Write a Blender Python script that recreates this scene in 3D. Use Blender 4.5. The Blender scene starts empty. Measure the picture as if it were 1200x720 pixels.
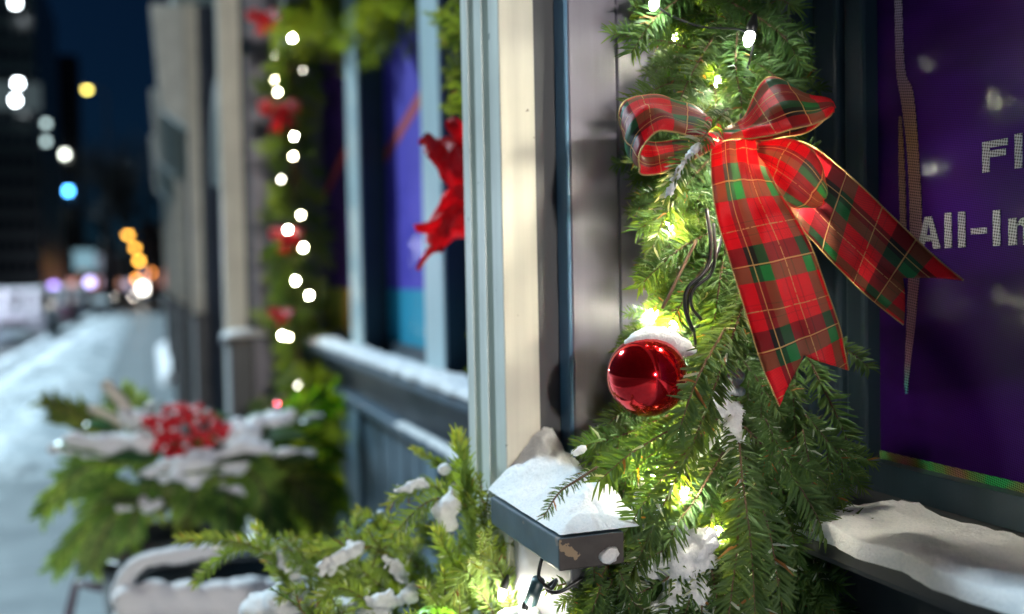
import bpy, bmesh, math, random
from mathutils import Vector, Matrix, noise

# ------------------------------------------------------------------ camera, world, sun, exposure
SC = bpy.context.scene
COL = SC.collection
PI = math.pi
rad = math.radians
random.seed(7)

YAW, PITCH, ROLL, FPX = rad(20.0), rad(1.77), rad(1.1), 1166.7
CAM = Vector((0.0, 0.0, 1.5))
FWD = Vector((-math.cos(YAW) * math.cos(PITCH), math.sin(YAW) * math.cos(PITCH), -math.sin(PITCH)))
_R0 = Vector((math.sin(YAW), math.cos(YAW), 0.0))
_U0 = _R0.cross(FWD)
RGT = _R0 * math.cos(ROLL) - _U0 * math.sin(ROLL)
UPV = _U0 * math.cos(ROLL) + _R0 * math.sin(ROLL)

cam_data = bpy.data.cameras.new('camera')
cam_data.sensor_width = 36.0
cam_data.lens = 35.0
cam_data.clip_start = 0.02
cam_data.clip_end = 2000.0
cam_data.dof.use_dof = True
cam_data.dof.focus_distance = 0.80
cam_data.dof.aperture_fstop = 2.75
cam = bpy.data.objects.new('camera', cam_data)
COL.objects.link(cam)
M = Matrix((RGT, UPV, -FWD)).transposed().to_4x4()
M.translation = CAM
cam.matrix_world = M
SC.camera = cam

SUN_EL, SUN_DIR = rad(36.0), Vector((0.885, 0.465, 0.0)).normalized()   # direction in which the light travels
world = bpy.data.worlds.new('World')
SC.world = world
world.use_nodes = True
wn, wl = world.node_tree.nodes, world.node_tree.links
sky = wn.new('ShaderNodeTexSky')
sky.sky_type = 'NISHITA'
sky.sun_disc = False
sky.sun_elevation = SUN_EL
sky.sun_rotation = math.atan2(-SUN_DIR.x, -SUN_DIR.y)
tintn = wn.new('ShaderNodeMix')
tintn.data_type = 'RGBA'
tintn.blend_type = 'MULTIPLY'
tintn.inputs[0].default_value = 1.0
tintn.inputs[7].default_value = (0.10, 0.42, 1.0, 1.0)
wl.new(sky.outputs[0], tintn.inputs[6])
bg = wn['Background']
bg.inputs[1].default_value = 0.0026
wl.new(tintn.outputs[2], bg.inputs[0])

sun_data = bpy.data.lights.new('sun', 'SUN')
sun_data.energy = 5.0
sun_data.angle = rad(6.0)
sun_data.color = (0.66, 0.88, 1.0)
sun = bpy.data.objects.new('sun', sun_data)
COL.objects.link(sun)
sd = Vector((SUN_DIR.x * math.cos(SUN_EL), SUN_DIR.y * math.cos(SUN_EL), -math.sin(SUN_EL)))
sun.rotation_euler = sd.to_track_quat('-Z', 'Y').to_euler()

SC.view_settings.view_transform = 'Standard'
SC.view_settings.look = 'None'
SC.view_settings.exposure = 0.2
SC.view_settings.gamma = 1.0
SC.render.engine = 'CYCLES'
SC.cycles.use_denoising = True
SC.cycles.sample_clamp_indirect = 6.0
SC.cycles.max_bounces = 8
SC.cycles.transparent_max_bounces = 12

# ------------------------------------------------------------------ helpers
def ray(px, py):
    return FWD + RGT * ((px - 600.0) / FPX) + UPV * ((360.0 - py) / FPX)
def P(px, py, z):
    return CAM + ray(px, py) * z
def onY(px, py, y):
    r = ray(px, py); return CAM + r * ((y - CAM.y) / r.y)
def onX(px, py, x):
    r = ray(px, py); return CAM + r * ((x - CAM.x) / r.x)
def onZ(px, py, z):
    r = ray(px, py); return CAM + r * ((z - CAM.z) / r.z)

ROOT = {}
def tag(o, label=None, cat=None, group=None, kind=None):
    if label: o['label'] = label
    if cat: o['category'] = cat
    if group: o['group'] = group
    if kind: o['kind'] = kind
    return o
def thing(name, loc, label, cat, group=None):
    o = bpy.data.objects.new(name, None)
    o.empty_display_size = 0.05
    COL.objects.link(o)
    o.location = loc
    ROOT[o.name] = Vector(loc)
    return tag(o, label, cat, group)
def origin(o):
    while o is not None:
        if o.name in ROOT: return ROOT[o.name]
        o = o.parent
    return Vector((0, 0, 0))

class MB:
    """collects geometry, links it as one mesh object"""
    def __init__(s):
        s.v, s.f, s.m, s.t, s.uv, s.s = [], [], [], [], {}, {}
    def add(s, vs, fs, m=0, tint=0.5, uvs=None, smooth=None):
        b = len(s.v)
        s.v.extend([Vector(p) for p in vs])
        s.t.extend([tint] * len(vs))
        for f in fs:
            if smooth is not None: s.s[len(s.f)] = smooth
            s.f.append(tuple(i + b for i in f)); s.m.append(m)
        if uvs:
            for i, u in enumerate(uvs): s.uv[b + i] = u
        return b
    def box(s, a, c, m=0, tint=0.5):
        x0, y0, z0 = a; x1, y1, z1 = c
        if x0 > x1: x0, x1 = x1, x0
        if y0 > y1: y0, y1 = y1, y0
        if z0 > z1: z0, z1 = z1, z0
        s.add([(x0,y0,z0),(x1,y0,z0),(x1,y1,z0),(x0,y1,z0),(x0,y0,z1),(x1,y0,z1),(x1,y1,z1),(x0,y1,z1)],
              [(0,3,2,1),(4,5,6,7),(0,1,5,4),(1,2,6,5),(2,3,7,6),(3,0,4,7)], m, tint, smooth=False)
    def tube(s, pts, rs, n=8, m=0, tint=0.5, caps=True):
        pts = [Vector(p) for p in pts]
        if not isinstance(rs, (list, tuple)): rs = [rs] * len(pts)
        t0 = (pts[1] - pts[0]).normalized()
        up = Vector((0, 0, 1)) if abs(t0.z) < 0.9 else Vector((1, 0, 0))
        S = t0.cross(up).normalized()
        vs, fs = [], []
        for i, p in enumerate(pts):
            a = pts[max(0, i - 1)]; b = pts[min(len(pts) - 1, i + 1)]
            T = (b - a).normalized()
            S = (S - T * S.dot(T)).normalized()
            N = T.cross(S)
            for k in range(n):
                an = 2 * PI * k / n
                vs.append(p + (S * math.cos(an) + N * math.sin(an)) * rs[i])
        for i in range(len(pts) - 1):
            for k in range(n):
                k2 = (k + 1) % n
                fs.append((i*n+k, i*n+k2, (i+1)*n+k2, (i+1)*n+k))
        if caps:
            fs.append(tuple(range(n - 1, -1, -1)))
            fs.append(tuple(range((len(pts)-1)*n, len(pts)*n)))
        s.add(vs, fs, m, tint)
    def lathe(s, prof, c, n=24, m=0, axis=None):
        """prof: (radius, height) pairs along the axis"""
        c = Vector(c)
        Z = Vector(axis).normalized() if axis else Vector((0, 0, 1))
        X = Z.orthogonal().normalized(); Y = Z.cross(X)
        vs, fs = [], []
        for r, h in prof:
            for k in range(n):
                an = 2 * PI * k / n
                vs.append(c + X * (r * math.cos(an)) + Y * (r * math.sin(an)) + Z * h)
        for i in range(len(prof) - 1):
            for k in range(n):
                k2 = (k + 1) % n
                fs.append((i*n+k, i*n+k2, (i+1)*n+k2, (i+1)*n+k))
        s.add(vs, fs, m)
    def ball(s, c, r, n=16, m=0, sq=(1, 1, 1)):
        c = Vector(c)
        k = n // 2
        vs, fs = [c + Vector((0, 0, -r * sq[2]))], []
        for i in range(1, k):
            la = -PI / 2 + PI * i / k
            for j in range(n):
                an = 2 * PI * j / n
                vs.append(c + Vector((r*math.cos(la)*math.cos(an)*sq[0], r*math.cos(la)*math.sin(an)*sq[1], r*math.sin(la)*sq[2])))
        vs.append(c + Vector((0, 0, r * sq[2])))
        for j in range(n):
            fs.append((0, 1 + (j + 1) % n, 1 + j))
            fs.append((len(vs) - 1, 1 + (k-2)*n + j, 1 + (k-2)*n + (j + 1) % n))
        for i in range(k - 2):
            for j in range(n):
                j2 = (j + 1) % n
                fs.append((1+i*n+j, 1+i*n+j2, 1+(i+1)*n+j2, 1+(i+1)*n+j))
        s.add(vs, fs, m)
    def prism(s, poly, d, m=0):
        """poly: list of points, pushed along d"""
        n = len(poly); d = Vector(d)
        vs = [Vector(p) for p in poly] + [Vector(p) + d for p in poly]
        fs = [tuple(range(n)), tuple(range(2*n-1, n-1, -1))]
        for i in range(n):
            j = (i + 1) % n
            fs.append((i, i + n, j + n, j))
        s.add(vs, fs, m, smooth=False)
    def mesh(s, name, mats, off=Vector((0, 0, 0)), smooth=True):
        me = bpy.data.meshes.new(name)
        me.from_pydata([p - off for p in s.v], [], s.f)
        if not isinstance(mats, (list, tuple)): mats = [mats]
        for m in mats: me.materials.append(m)
        me.polygons.foreach_set('material_index', s.m)
        sm = [s.s.get(i, smooth) for i in range(len(s.f))]
        me.polygons.foreach_set('use_smooth', sm)
        at = me.attributes.new('tint', 'FLOAT', 'POINT')
        at.data.foreach_set('value', s.t)
        if s.uv:
            ul = me.uv_layers.new(name='UVMap')
            for l in me.loops:
                ul.data[l.index].uv = s.uv.get(l.vertex_index, (0, 0))
        me.update()
        return me
    def build(s, name, mats, parent=None, smooth=True, fix=False):
        off = origin(parent) if parent else Vector((0, 0, 0))
        me = s.mesh(name, mats, off, smooth)
        if fix:
            bm = bmesh.new(); bm.from_mesh(me)
            bmesh.ops.recalc_face_normals(bm, faces=bm.faces)
            bm.to_mesh(me); bm.free()
        o = bpy.data.objects.new(name, me)
        COL.objects.link(o)
        if parent: o.parent = parent
        return o
def bevel(o, w, seg=2):
    b = o.modifiers.new('bevel', 'BEVEL'); b.width = w; b.segments = seg; b.limit_method = 'ANGLE'; b.angle_limit = rad(40)
    return o
def place(name, me, mat4, parent=None):
    o = bpy.data.objects.new(name, me)
    COL.objects.link(o)
    m = mat4.copy()
    if parent:
        o.parent = parent
        m.translation = m.translation - origin(parent)
    o.matrix_local = m
    return o
def children(o):
    return list(o.children)
def copy_tree(o, parent=None):
    c = o.copy(); COL.objects.link(c)
    c.parent = parent
    for ch in children(o): copy_tree(ch, c)
    return c
def spline(pts, n):
    """Catmull-Rom through pts (tuples of any length), n samples per span"""
    out = []
    P_ = [Vector(p) for p in pts]
    P_ = [P_[0] * 2 - P_[1]] + P_ + [P_[-1] * 2 - P_[-2]]
    for i in range(1, len(P_) - 2):
        for k in range(n):
            t = k / n
            a, b, c, d = P_[i-1], P_[i], P_[i+1], P_[i+2]
            out.append(0.5 * ((2*b) + (c - a)*t + (2*a - 5*b + 4*c - d)*t*t + (3*b - a - 3*c + d)*t**3))
    out.append(P_[-2])
    return out

# ------------------------------------------------------------------ materials
def nt(name):
    m = bpy.data.materials.new(name); m.use_nodes = True
    return m, m.node_tree.nodes, m.node_tree.links, m.node_tree.nodes['Principled BSDF']
def node(n, t, **k):
    x = n.new(t)
    for a, b in k.items(): setattr(x, a, b)
    return x
def rgba(c): return (c[0], c[1], c[2], 1.0)
def math_(n, l, op, a, b=None, c=None):
    x = n.new('ShaderNodeMath'); x.operation = op
    for i, v in enumerate((a, b, c)):
        if v is None: continue
        if isinstance(v, (int, float)): x.inputs[i].default_value = v
        else: l.new(v, x.inputs[i])
    return x.outputs[0]
def mix_(n, l, f, a, b, blend='MIX'):
    x = n.new('ShaderNodeMix'); x.data_type = 'RGBA'; x.blend_type = blend
    for i, v in ((0, f), (6, a), (7, b)):
        if isinstance(v, (int, float)): x.inputs[i].default_value = v
        elif isinstance(v, tuple): x.inputs[i].default_value = rgba(v)
        else: l.new(v, x.inputs[i])
    return x.outputs[2]
def ramp_(n, l, f, stops, interp='LINEAR'):
    x = n.new('ShaderNodeValToRGB'); x.color_ramp.interpolation = interp
    e = x.color_ramp.elements
    while len(e) < len(stops): e.new(0.5)
    for i, (p, c) in enumerate(stops):
        e[i].position = p; e[i].color = rgba(c) if len(c) == 3 else c
    l.new(f, x.inputs[0])
    return x.outputs[0]

def paint(name, c, rough=0.5, var=0.12, grain=(40, 40, 4), bump=0.15, chips=0.0, chip_c=(0.25, 0.2, 0.15), metal=0.0):
    m, n, l, b = nt(name)
    tc = node(n, 'ShaderNodeTexCoord')
    mp = node(n, 'ShaderNodeMapping'); mp.inputs['Scale'].default_value = grain
    l.new(tc.outputs['Object'], mp.inputs[0])
    n1 = node(n, 'ShaderNodeTexNoise'); n1.inputs['Scale'].default_value = 1.0; n1.inputs['Detail'].default_value = 6
    l.new(mp.outputs[0], n1.inputs[0])
    n2 = node(n, 'ShaderNodeTexNoise'); n2.inputs['Scale'].default_value = 9.0; n2.inputs['Detail'].default_value = 5
    l.new(tc.outputs['Object'], n2.inputs[0])
    lo = tuple(x * (1 - var * 2) for x in c); hi = tuple(min(1, x * (1 + var)) for x in c)
    f = math_(n, l, 'MULTIPLY_ADD', n1.outputs[0], 0.5, math_(n, l, 'MULTIPLY', n2.outputs[0], 0.5))
    col = ramp_(n, l, f, [(0.3, lo), (0.7, hi)])
    if chips > 0:
        n3 = node(n, 'ShaderNodeTexNoise'); n3.inputs['Scale'].default_value = 60.0; n3.inputs['Detail'].default_value = 4
        l.new(tc.outputs['Object'], n3.inputs[0])
        k = math_(n, l, 'GREATER_THAN', n3.outputs[0], 1 - chips)
        col = mix_(n, l, k, col, chip_c)
    l.new(col, b.inputs['Base Color'])
    b.inputs['Roughness'].default_value = rough
    b.inputs['Metallic'].default_value = metal
    bp = node(n, 'ShaderNodeBump'); bp.inputs['Strength'].default_value = bump; bp.inputs['Distance'].default_value = 0.002
    l.new(f, bp.inputs['Height']); l.new(bp.outputs[0], b.inputs['Normal'])
    return m
def plain(name, c, rough=0.5, metal=0.0, spec=0.5):
    m, n, l, b = nt(name)
    tc = node(n, 'ShaderNodeTexCoord')
    n1 = node(n, 'ShaderNodeTexNoise'); n1.inputs['Scale'].default_value = 14.0; n1.inputs['Detail'].default_value = 4
    l.new(tc.outputs['Object'], n1.inputs[0])
    col = ramp_(n, l, n1.outputs[0], [(0.3, tuple(x * 0.8 for x in c)), (0.7, tuple(min(1, x * 1.15) for x in c))])
    l.new(col, b.inputs['Base Color'])
    b.inputs['Roughness'].default_value = rough; b.inputs['Metallic'].default_value = metal
    b.inputs['Specular IOR Level'].default_value = spec
    return m
def glow(name, c, s, light=True):
    m, n, l, b = nt(name)
    n.remove(b)
    e = node(n, 'ShaderNodeEmission'); e.inputs[0].default_value = rgba(c); e.inputs[1].default_value = s
    l.new(e.outputs[0], n['Material Output'].inputs[0])
    if not light: m.cycles.emission_sampling = 'NONE'
    return m
def foliage(name, dark, light, tip, trans=0.3, rough=0.45, under=None, frost=(0.34, 0.42, 0.42)):
    """tint: 0..1 hue of a needle, above 1 a frosted one"""
    m, n, l, b = nt(name)
    at = node(n, 'ShaderNodeAttribute'); at.attribute_name = 'tint'
    f = math_(n, l, 'MINIMUM', at.outputs['Fac'], 1.0)
    oi = node(n, 'ShaderNodeObjectInfo')
    col = ramp_(n, l, f, [(0.0, dark), (0.6, light), (1.0, tip)])
    hs = node(n, 'ShaderNodeHueSaturation')
    l.new(col, hs.inputs['Color'])
    l.new(math_(n, l, 'MULTIPLY_ADD', oi.outputs['Random'], 0.05, 0.475), hs.inputs['Hue'])
    l.new(math_(n, l, 'MULTIPLY_ADD', oi.outputs['Random'], 0.9, 0.7), hs.inputs['Value'])
    col = hs.outputs[0]
    if under:
        g = node(n, 'ShaderNodeNewGeometry')
        col = mix_(n, l, math_(n, l, 'MULTIPLY', g.outputs['Backfacing'], 0.75), col, under)
    col = mix_(n, l, math_(n, l, 'GREATER_THAN', at.outputs['Fac'], 1.2), col, (0.20, 0.10, 0.035))
    fr = math_(n, l, 'GREATER_THAN', at.outputs['Fac'], 1.5)
    col = mix_(n, l, fr, col, frost)
    l.new(col, b.inputs['Base Color'])
    b.inputs['Roughness'].default_value = rough
    b.inputs['Specular IOR Level'].default_value = 0.22
    tr = node(n, 'ShaderNodeBsdfTranslucent')
    l.new(mix_(n, l, 1.0, col, (2.5, 1.75, 0.25), 'MULTIPLY'), tr.inputs[0])
    mx = node(n, 'ShaderNodeMixShader'); mx.inputs[0].default_value = trans
    l.new(b.outputs[0], mx.inputs[1]); l.new(tr.outputs[0], mx.inputs[2])
    l.new(mx.outputs[0], n['Material Output'].inputs[0])
    return m

MT = {}
MT['teal'] = paint('teal_paint', (0.60, 0.62, 0.57), 0.45, 0.16, (60, 60, 3), 0.25, 0.30, (0.16, 0.19, 0.18))
MT['cream'] = paint('cream_paint', (0.62, 0.595, 0.50), 0.5, 0.15, (60, 60, 3), 0.3, 0.29, (0.25, 0.22, 0.17))
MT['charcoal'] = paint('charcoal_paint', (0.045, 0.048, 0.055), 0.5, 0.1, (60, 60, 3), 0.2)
MT['blue'] = paint('cool_lit_blue', (0.06, 0.16, 0.28), 0.4, 0.1, (60, 60, 3), 0.2)
MT['grey'] = paint('grey_paint', (0.160, 0.150, 0.195), 0.42, 0.16, (45, 45, 2.5), 0.5)
MT['navy'] = paint('shaded_navy', (0.028, 0.052, 0.075), 0.42, 0.15, (60, 60, 3), 0.25)
MT['slate'] = paint('slate_blue_paint', (0.065, 0.115, 0.165), 0.45, 0.15, (50, 50, 3), 0.25)
MT['pale'] = paint('cool_lit_face', (0.42, 0.56, 0.60), 0.45, 0.08, (50, 50, 3), 0.2)
MT['stone'] = paint('grey_lilac_paint', (0.26, 0.26, 0.29), 0.55, 0.12, (30, 30, 6), 0.3)
MT['stile'] = paint('stile_paint', (0.12, 0.20, 0.27), 0.45, 0.1, (50, 50, 3), 0.2)
MT['ledge'] = paint('ledge_paint', (0.045, 0.075, 0.10), 0.45, 0.25, (40, 40, 40), 0.5, 0.30, (0.12, 0.10, 0.09))
MT['ledge_side'] = paint('weathered_ledge_paint', (0.06, 0.05, 0.047), 0.6, 0.3, (40, 40, 60), 0.6, 0.36, (0.25, 0.18, 0.11))
MT['black'] = plain('black_plastic', (0.012, 0.013, 0.014), 0.35)
MT['brown'] = plain('twig_bark', (0.10, 0.055, 0.025), 0.8)
MT['fir'] = foliage('fir_needles', (0.014, 0.050, 0.005), (0.062, 0.145, 0.008), (0.21, 0.29, 0.016), 0.42, 0.5, (0.06, 0.115, 0.05))
MT['firpale'] = foliage('pale_fir_needles', (0.05, 0.12, 0.010), (0.18, 0.29, 0.022), (0.52, 0.46, 0.045), 0.38, 0.5, (0.17, 0.26, 0.09))
MT['cedar'] = foliage('cedar_scales', (0.05, 0.095, 0.022), (0.11, 0.18, 0.035), (0.21, 0.28, 0.07), 0.35, 0.5)
MT['leaf'] = foliage('magnolia_leaf', (0.02, 0.06, 0.02), (0.04, 0.1, 0.03), (0.1, 0.15, 0.05), 0.15, 0.3)

def snow_mat():
    m, n, l, b = nt('snow')
    tc = node(n, 'ShaderNodeTexCoord')
    n1 = node(n, 'ShaderNodeTexNoise'); n1.inputs['Scale'].default_value = 420.0; n1.inputs['Detail'].default_value = 5; n1.inputs['Roughness'].default_value = 0.75
    l.new(tc.outputs['Object'], n1.inputs[0])
    n2 = node(n, 'ShaderNodeTexNoise'); n2.inputs['Scale'].default_value = 45.0; n2.inputs['Detail'].default_value = 4
    l.new(tc.outputs['Object'], n2.inputs[0])
    l.new(ramp_(n, l, n1.outputs[0], [(0.3, (0.72, 0.74, 0.78)), (0.55, (0.88, 0.88, 0.9))]), b.inputs['Base Color'])
    b.inputs['Roughness'].default_value = 0.65
    b.inputs['Subsurface Weight'].default_value = 0.25
    b.inputs['Subsurface Radius'].default_value = (1, 1, 1)
    b.inputs['Subsurface Scale'].default_value = 0.004
    bp = node(n, 'ShaderNodeBump'); bp.inputs['Strength'].default_value = 1.0; bp.inputs['Distance'].default_value = 0.0028
    l.new(math_(n, l, 'MULTIPLY_ADD', n2.outputs[0], 1.2, n1.outputs[0]), bp.inputs['Height'])
    l.new(bp.outputs[0], b.inputs['Normal'])
    return m
MT['snow'] = snow_mat()

def slush_mat():
    m, n, l, b = nt('trodden_snow')
    tc = node(n, 'ShaderNodeTexCoord')
    n1 = node(n, 'ShaderNodeTexNoise'); n1.inputs['Scale'].default_value = 1.4; n1.inputs['Detail'].default_value = 8; n1.inputs['Roughness'].default_value = 0.7
    l.new(tc.outputs['Object'], n1.inputs[0])
    l.new(ramp_(n, l, n1.outputs[0], [(0.34, (0.26, 0.33, 0.37)), (0.48, (0.50, 0.59, 0.64)), (0.62, (0.76, 0.82, 0.86))]), b.inputs['Base Color'])
    b.inputs['Roughness'].default_value = 0.6
    n2 = node(n, 'ShaderNodeTexNoise'); n2.inputs['Scale'].default_value = 9.0; n2.inputs['Detail'].default_value = 6
    l.new(tc.outputs['Object'], n2.inputs[0])
    bp = node(n, 'ShaderNodeBump'); bp.inputs['Strength'].default_value = 0.8; bp.inputs['Distance'].default_value = 0.05
    l.new(n2.outputs[0], bp.inputs['Height']); l.new(bp.outputs[0], b.inputs['Normal'])
    return m
MT['slush'] = slush_mat()

# ------------------------------------------------------------------ conifer sprigs
def needles(mb, pts, L, per_cm, rng, up=Vector((0, 0, 1)), spread=35.0, ang=62.0, w=0.0021, frost=0.0, tipk=0.25, bare=0.0, droop=0.12):
    """blades along a stem; slot 0 needles, slot 1 stem"""
    cum = [0.0]
    for a, b in zip(pts, pts[1:]): cum.append(cum[-1] + (b - a).length)
    tot = cum[-1]
    N = max(6, int(tot * 100 * per_cm))
    j = 0
    for i in range(N):
        s = tot * (bare + (1 - bare) * (i + rng.random()) / N)
        while j < len(cum) - 2 and cum[j + 1] < s: j += 1
        while j > 0 and cum[j] > s: j -= 1
        k = (s - cum[j]) / max(1e-9, cum[j + 1] - cum[j])
        p = pts[j].lerp(pts[j + 1], min(1, max(0, k)))
        T = (pts[j + 1] - pts[j]).normalized()
        S = T.cross(up)
        if S.length < 0.2: S = T.cross(Vector((0.3, -0.9, 0.2)))
        S.normalize()
        Nn = S.cross(T)
        fr = s / tot
        sg = 1 if i % 2 else -1
        ph = sg * (rad(88) - abs(rng.gauss(0, rad(spread))))
        th = rad(ang + rng.gauss(0, 9)) * (1 - 0.45 * max(0, (fr - 0.86) / 0.14))
        d = (T * math.cos(th) + (S * math.sin(ph) + Nn * math.cos(ph)) * math.sin(th)).normalized()
        ln = L * rng.choice((rng.uniform(0.82, 1.08), rng.uniform(0.82, 1.08), rng.uniform(0.55, 0.9))) * min(1.0, 0.55 + fr * 3) * (1 - 0.25 * max(0, (fr - 0.8) / 0.2))
        W = d.cross(Nn)
        if W.length < 0.15: W = d.cross(S)
        W.normalize(); W = (W + Vector((rng.uniform(-.3, .3), rng.uniform(-.3, .3), rng.uniform(-.3, .3)))).normalized()
        nn = W.cross(d).normalized()
        if nn.dot(Nn) < 0: nn = -nn
        ww = w * rng.uniform(0.8, 1.15)
        q = p + d * ln * 0.55 + nn * ln * 0.05
        e = p + d * ln - nn * ln * droop * rng.uniform(-0.4, 2.4) + W * ln * rng.uniform(-0.10, 0.10) + T * ln * 0.06
        rg = nn * ww * 0.35
        tint = min(1.0, max(0.0, rng.gauss(0.42, 0.17) + (tipk * (fr - 0.75) * 4 if fr > 0.75 else 0)))
        if rng.random() < frost: tint = 2.0
        elif rng.random() < 0.012: tint = 1.35          # a dry brown needle
        if rng.random() < 0.07: continue                # a lost one
        mb.add([p - W * ww * 0.32, p + rg * .4, p + W * ww * 0.32, q - W * ww * 0.5, q + rg, q + W * ww * 0.5, e - W * ww * .12, e + W * ww * .12],
               [(0, 3, 4, 1), (1, 4, 5, 2), (3, 6, 7, 4), (4, 7, 5)], 0, tint)
    n = len(pts)
    mb.tube(pts, [max(0.0005, 0.0014 * (1 - 0.65 * i / (n - 1))) for i in range(n)], 5, 1)

def sprig_proto(seed, length, L, per_cm, side=2, curve=0.15, mats=None, w=0.0019, frost=0.0, spread=35.0):
    """a branchlet growing along +X with its flat side facing +Z"""
    rng = random.Random(seed)
    mb = MB()
    b1, b2 = rng.uniform(-curve, curve), rng.uniform(-curve, curve * 0.3)
    main = spline([(0, 0, 0), (length * .35, b1 * length * .3, b2 * length * .15), (length * .7, b1 * length * .6, b2 * length * .6), (length, b1 * length * .8, b2 * length * 1.3)], 4)
    needles(mb, main, L, per_cm, rng, w=w, frost=frost, spread=spread)
    for k in range(side):
        i = 3 + 2 * k + rng.randint(0, 1)
        if i >= len(main) - 2: break
        p = main[i]; T = (main[i + 1] - main[i]).normalized()
        sg = 1 if k % 2 else -1
        d = (T * 0.75 + Vector((0, sg * 0.62, rng.uniform(-.15, .15)))).normalized()
        sl = length * rng.uniform(0.36, 0.55) * (1 - 0.4 * i / len(main))
        sp = [p + d * sl * t + T * sl * 0.18 * t * t for t in (0, .25, .5, .75, 1)]
        needles(mb, sp, L * 0.92, per_cm, rng, w=w, frost=frost, spread=spread)
    return mb.mesh('fir_sprig', mats or [MT['fir'], MT['brown']])
def aim(p, d, roll, sc=1.0, face=None):
    """+X along d, flat side (+Z) turned towards face, then rolled"""
    d = Vector(d).normalized()
    f = Vector(face) if face is not None else Vector((0, 0, 1))
    z = f - d * f.dot(d)
    if z.length < 0.05: z = d.orthogonal()
    z.normalize()
    y = z.cross(d)
    m = Matrix((d, y, z)).transposed() @ Matrix.Rotation(roll, 3, 'X')
    m = (m * sc).to_4x4()
    m.translation = p
    return m
def hero(pix, L, per_cm, seed, parent, frost=0.0, spread=35.0, ang=62.0, w=0.0021, mats=None, face=True, tipk=0.25, name='fir_sprig', bare=0.0, droop=0.12):
    """a branch modelled along its own curve; pix = (x, y, distance)"""
    rng = random.Random(seed)
    pts = spline([tuple(P(*q)) for q in pix], 6)
    mb = MB()
    up = (CAM - pts[len(pts) // 2]).normalized() * (1 if face else 0.3) + Vector((0, 0, 0.5))
    needles(mb, pts, L, per_cm, rng, up.normalized(), spread, ang, w, frost, tipk, bare, droop)
    return mb.build(name, mats or [MT['fir'], MT['brown']], parent)

# ------------------------------------------------------------------ snow
TEX = bpy.data.textures.new('snow_lumps', 'CLOUDS'); TEX.noise_scale = 0.012; TEX.noise_depth = 3
TEX3 = bpy.data.textures.new('snow_grains', 'CLOUDS'); TEX3.noise_scale = 0.0035; TEX3.noise_depth = 2
TEX2 = bpy.data.textures.new('snow_lumps_large', 'CLOUDS'); TEX2.noise_scale = 0.05; TEX2.noise_depth = 3
def snow(blobs, label, voxel=0.0018, disp=0.005, big=False, name='snow', parent=None, mat=None):
    """blobs: (centre, radius, squash) melted together into one lumpy heap"""
    mb = MB()
    for b in blobs:
        c, r = Vector(b[0]), b[1]
        mb.ball(c, r, 12, 0, b[2] if len(b) > 2 else (1, 1, 0.75))
    o = mb.build(name, mat or MT['snow'], parent)
    r = o.modifiers.new('melt', 'REMESH'); r.mode = 'VOXEL'; r.voxel_size = voxel; r.use_smooth_shade = True
    s = o.modifiers.new('smooth', 'SMOOTH'); s.factor = 0.6; s.iterations = 4
    d = o.modifiers.new('lumps', 'DISPLACE'); d.texture = TEX2 if big else TEX; d.strength = disp; d.mid_level = 0.5; d.texture_coords = 'GLOBAL'
    if not big:
        d2 = o.modifiers.new('grains', 'DISPLACE'); d2.texture = TEX3; d2.strength = 0.0024; d2.mid_level = 0.5; d2.texture_coords = 'GLOBAL'
    if not parent: tag(o, label, 'snow', kind='stuff')
    elif label: o['label'] = label
    return o
def snow_line(pix, r, label, voxel=0.0015, seed=0, step=0.4, jit=0.4, disp=0.0045, lift=0.0):
    rng = random.Random(seed)
    pts = spline([tuple(P(*q)) for q in pix], 8)
    bl = []
    acc = 0
    for a, b in zip(pts, pts[1:]):
        acc += (b - a).length
        if acc > r * step:
            acc = 0
            o = Vector((rng.gauss(0, 1), rng.gauss(0, 1), rng.gauss(0, .6))) * r * 0.28
            bl.append((b + o, r * rng.uniform(0.45, 0.95), (1, 1, 0.75)))
            for q in range(2):
                o = Vector((rng.gauss(0, 1), rng.gauss(0, 1), rng.gauss(0, 1))).normalized() * r * 0.75
                bl.append((b + o, r * rng.uniform(0.2, 0.42), (1, 1, 0.85)))
            if rng.random() < 0.12:
                o = Vector((rng.gauss(0, 1), rng.gauss(0, 1), rng.gauss(0, 1))) * r * 1.2
                bl.append((b + o, r * rng.uniform(0.12, 0.22)))
    return snow(bl, label, voxel, disp)
# ------------------------------------------------------------------ setting: ground, road
def ground_mat(name, c0, c1, rough0, rough1, scale=1.2):
    m, n, l, b = nt(name)
    tc = node(n, 'ShaderNodeTexCoord')
    n1 = node(n, 'ShaderNodeTexNoise'); n1.inputs['Scale'].default_value = scale; n1.inputs['Detail'].default_value = 8; n1.inputs['Roughness'].default_value = 0.65
    l.new(tc.outputs['Object'], n1.inputs[0])
    l.new(ramp_(n, l, n1.outputs[0], [(0.35, c0), (0.65, c1)]), b.inputs['Base Color'])
    l.new(math_(n, l, 'MULTIPLY_ADD', n1.outputs[0], rough1 - rough0, rough0), b.inputs['Roughness'])
    n2 = node(n, 'ShaderNodeTexNoise'); n2.inputs['Scale'].default_value = 60.0; n2.inputs['Detail'].default_value = 4
    l.new(tc.outputs['Object'], n2.inputs[0])
    bp = node(n, 'ShaderNodeBump'); bp.inputs['Strength'].default_value = 0.4; bp.inputs['Distance'].default_value = 0.004
    l.new(n2.outputs[0], bp.inputs['Height']); l.new(bp.outputs[0], b.inputs['Normal'])
    return m
m_walk = ground_mat('wet_concrete', (0.15, 0.19, 0.21), (0.24, 0.29, 0.31), 0.25, 0.6, 1.6)
m_road = ground_mat('wet_asphalt', (0.035, 0.038, 0.042), (0.07, 0.075, 0.08), 0.15, 0.6)
m_kerb = ground_mat('kerb_stone', (0.2, 0.2, 0.2), (0.3, 0.3, 0.3), 0.5, 0.8)
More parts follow.
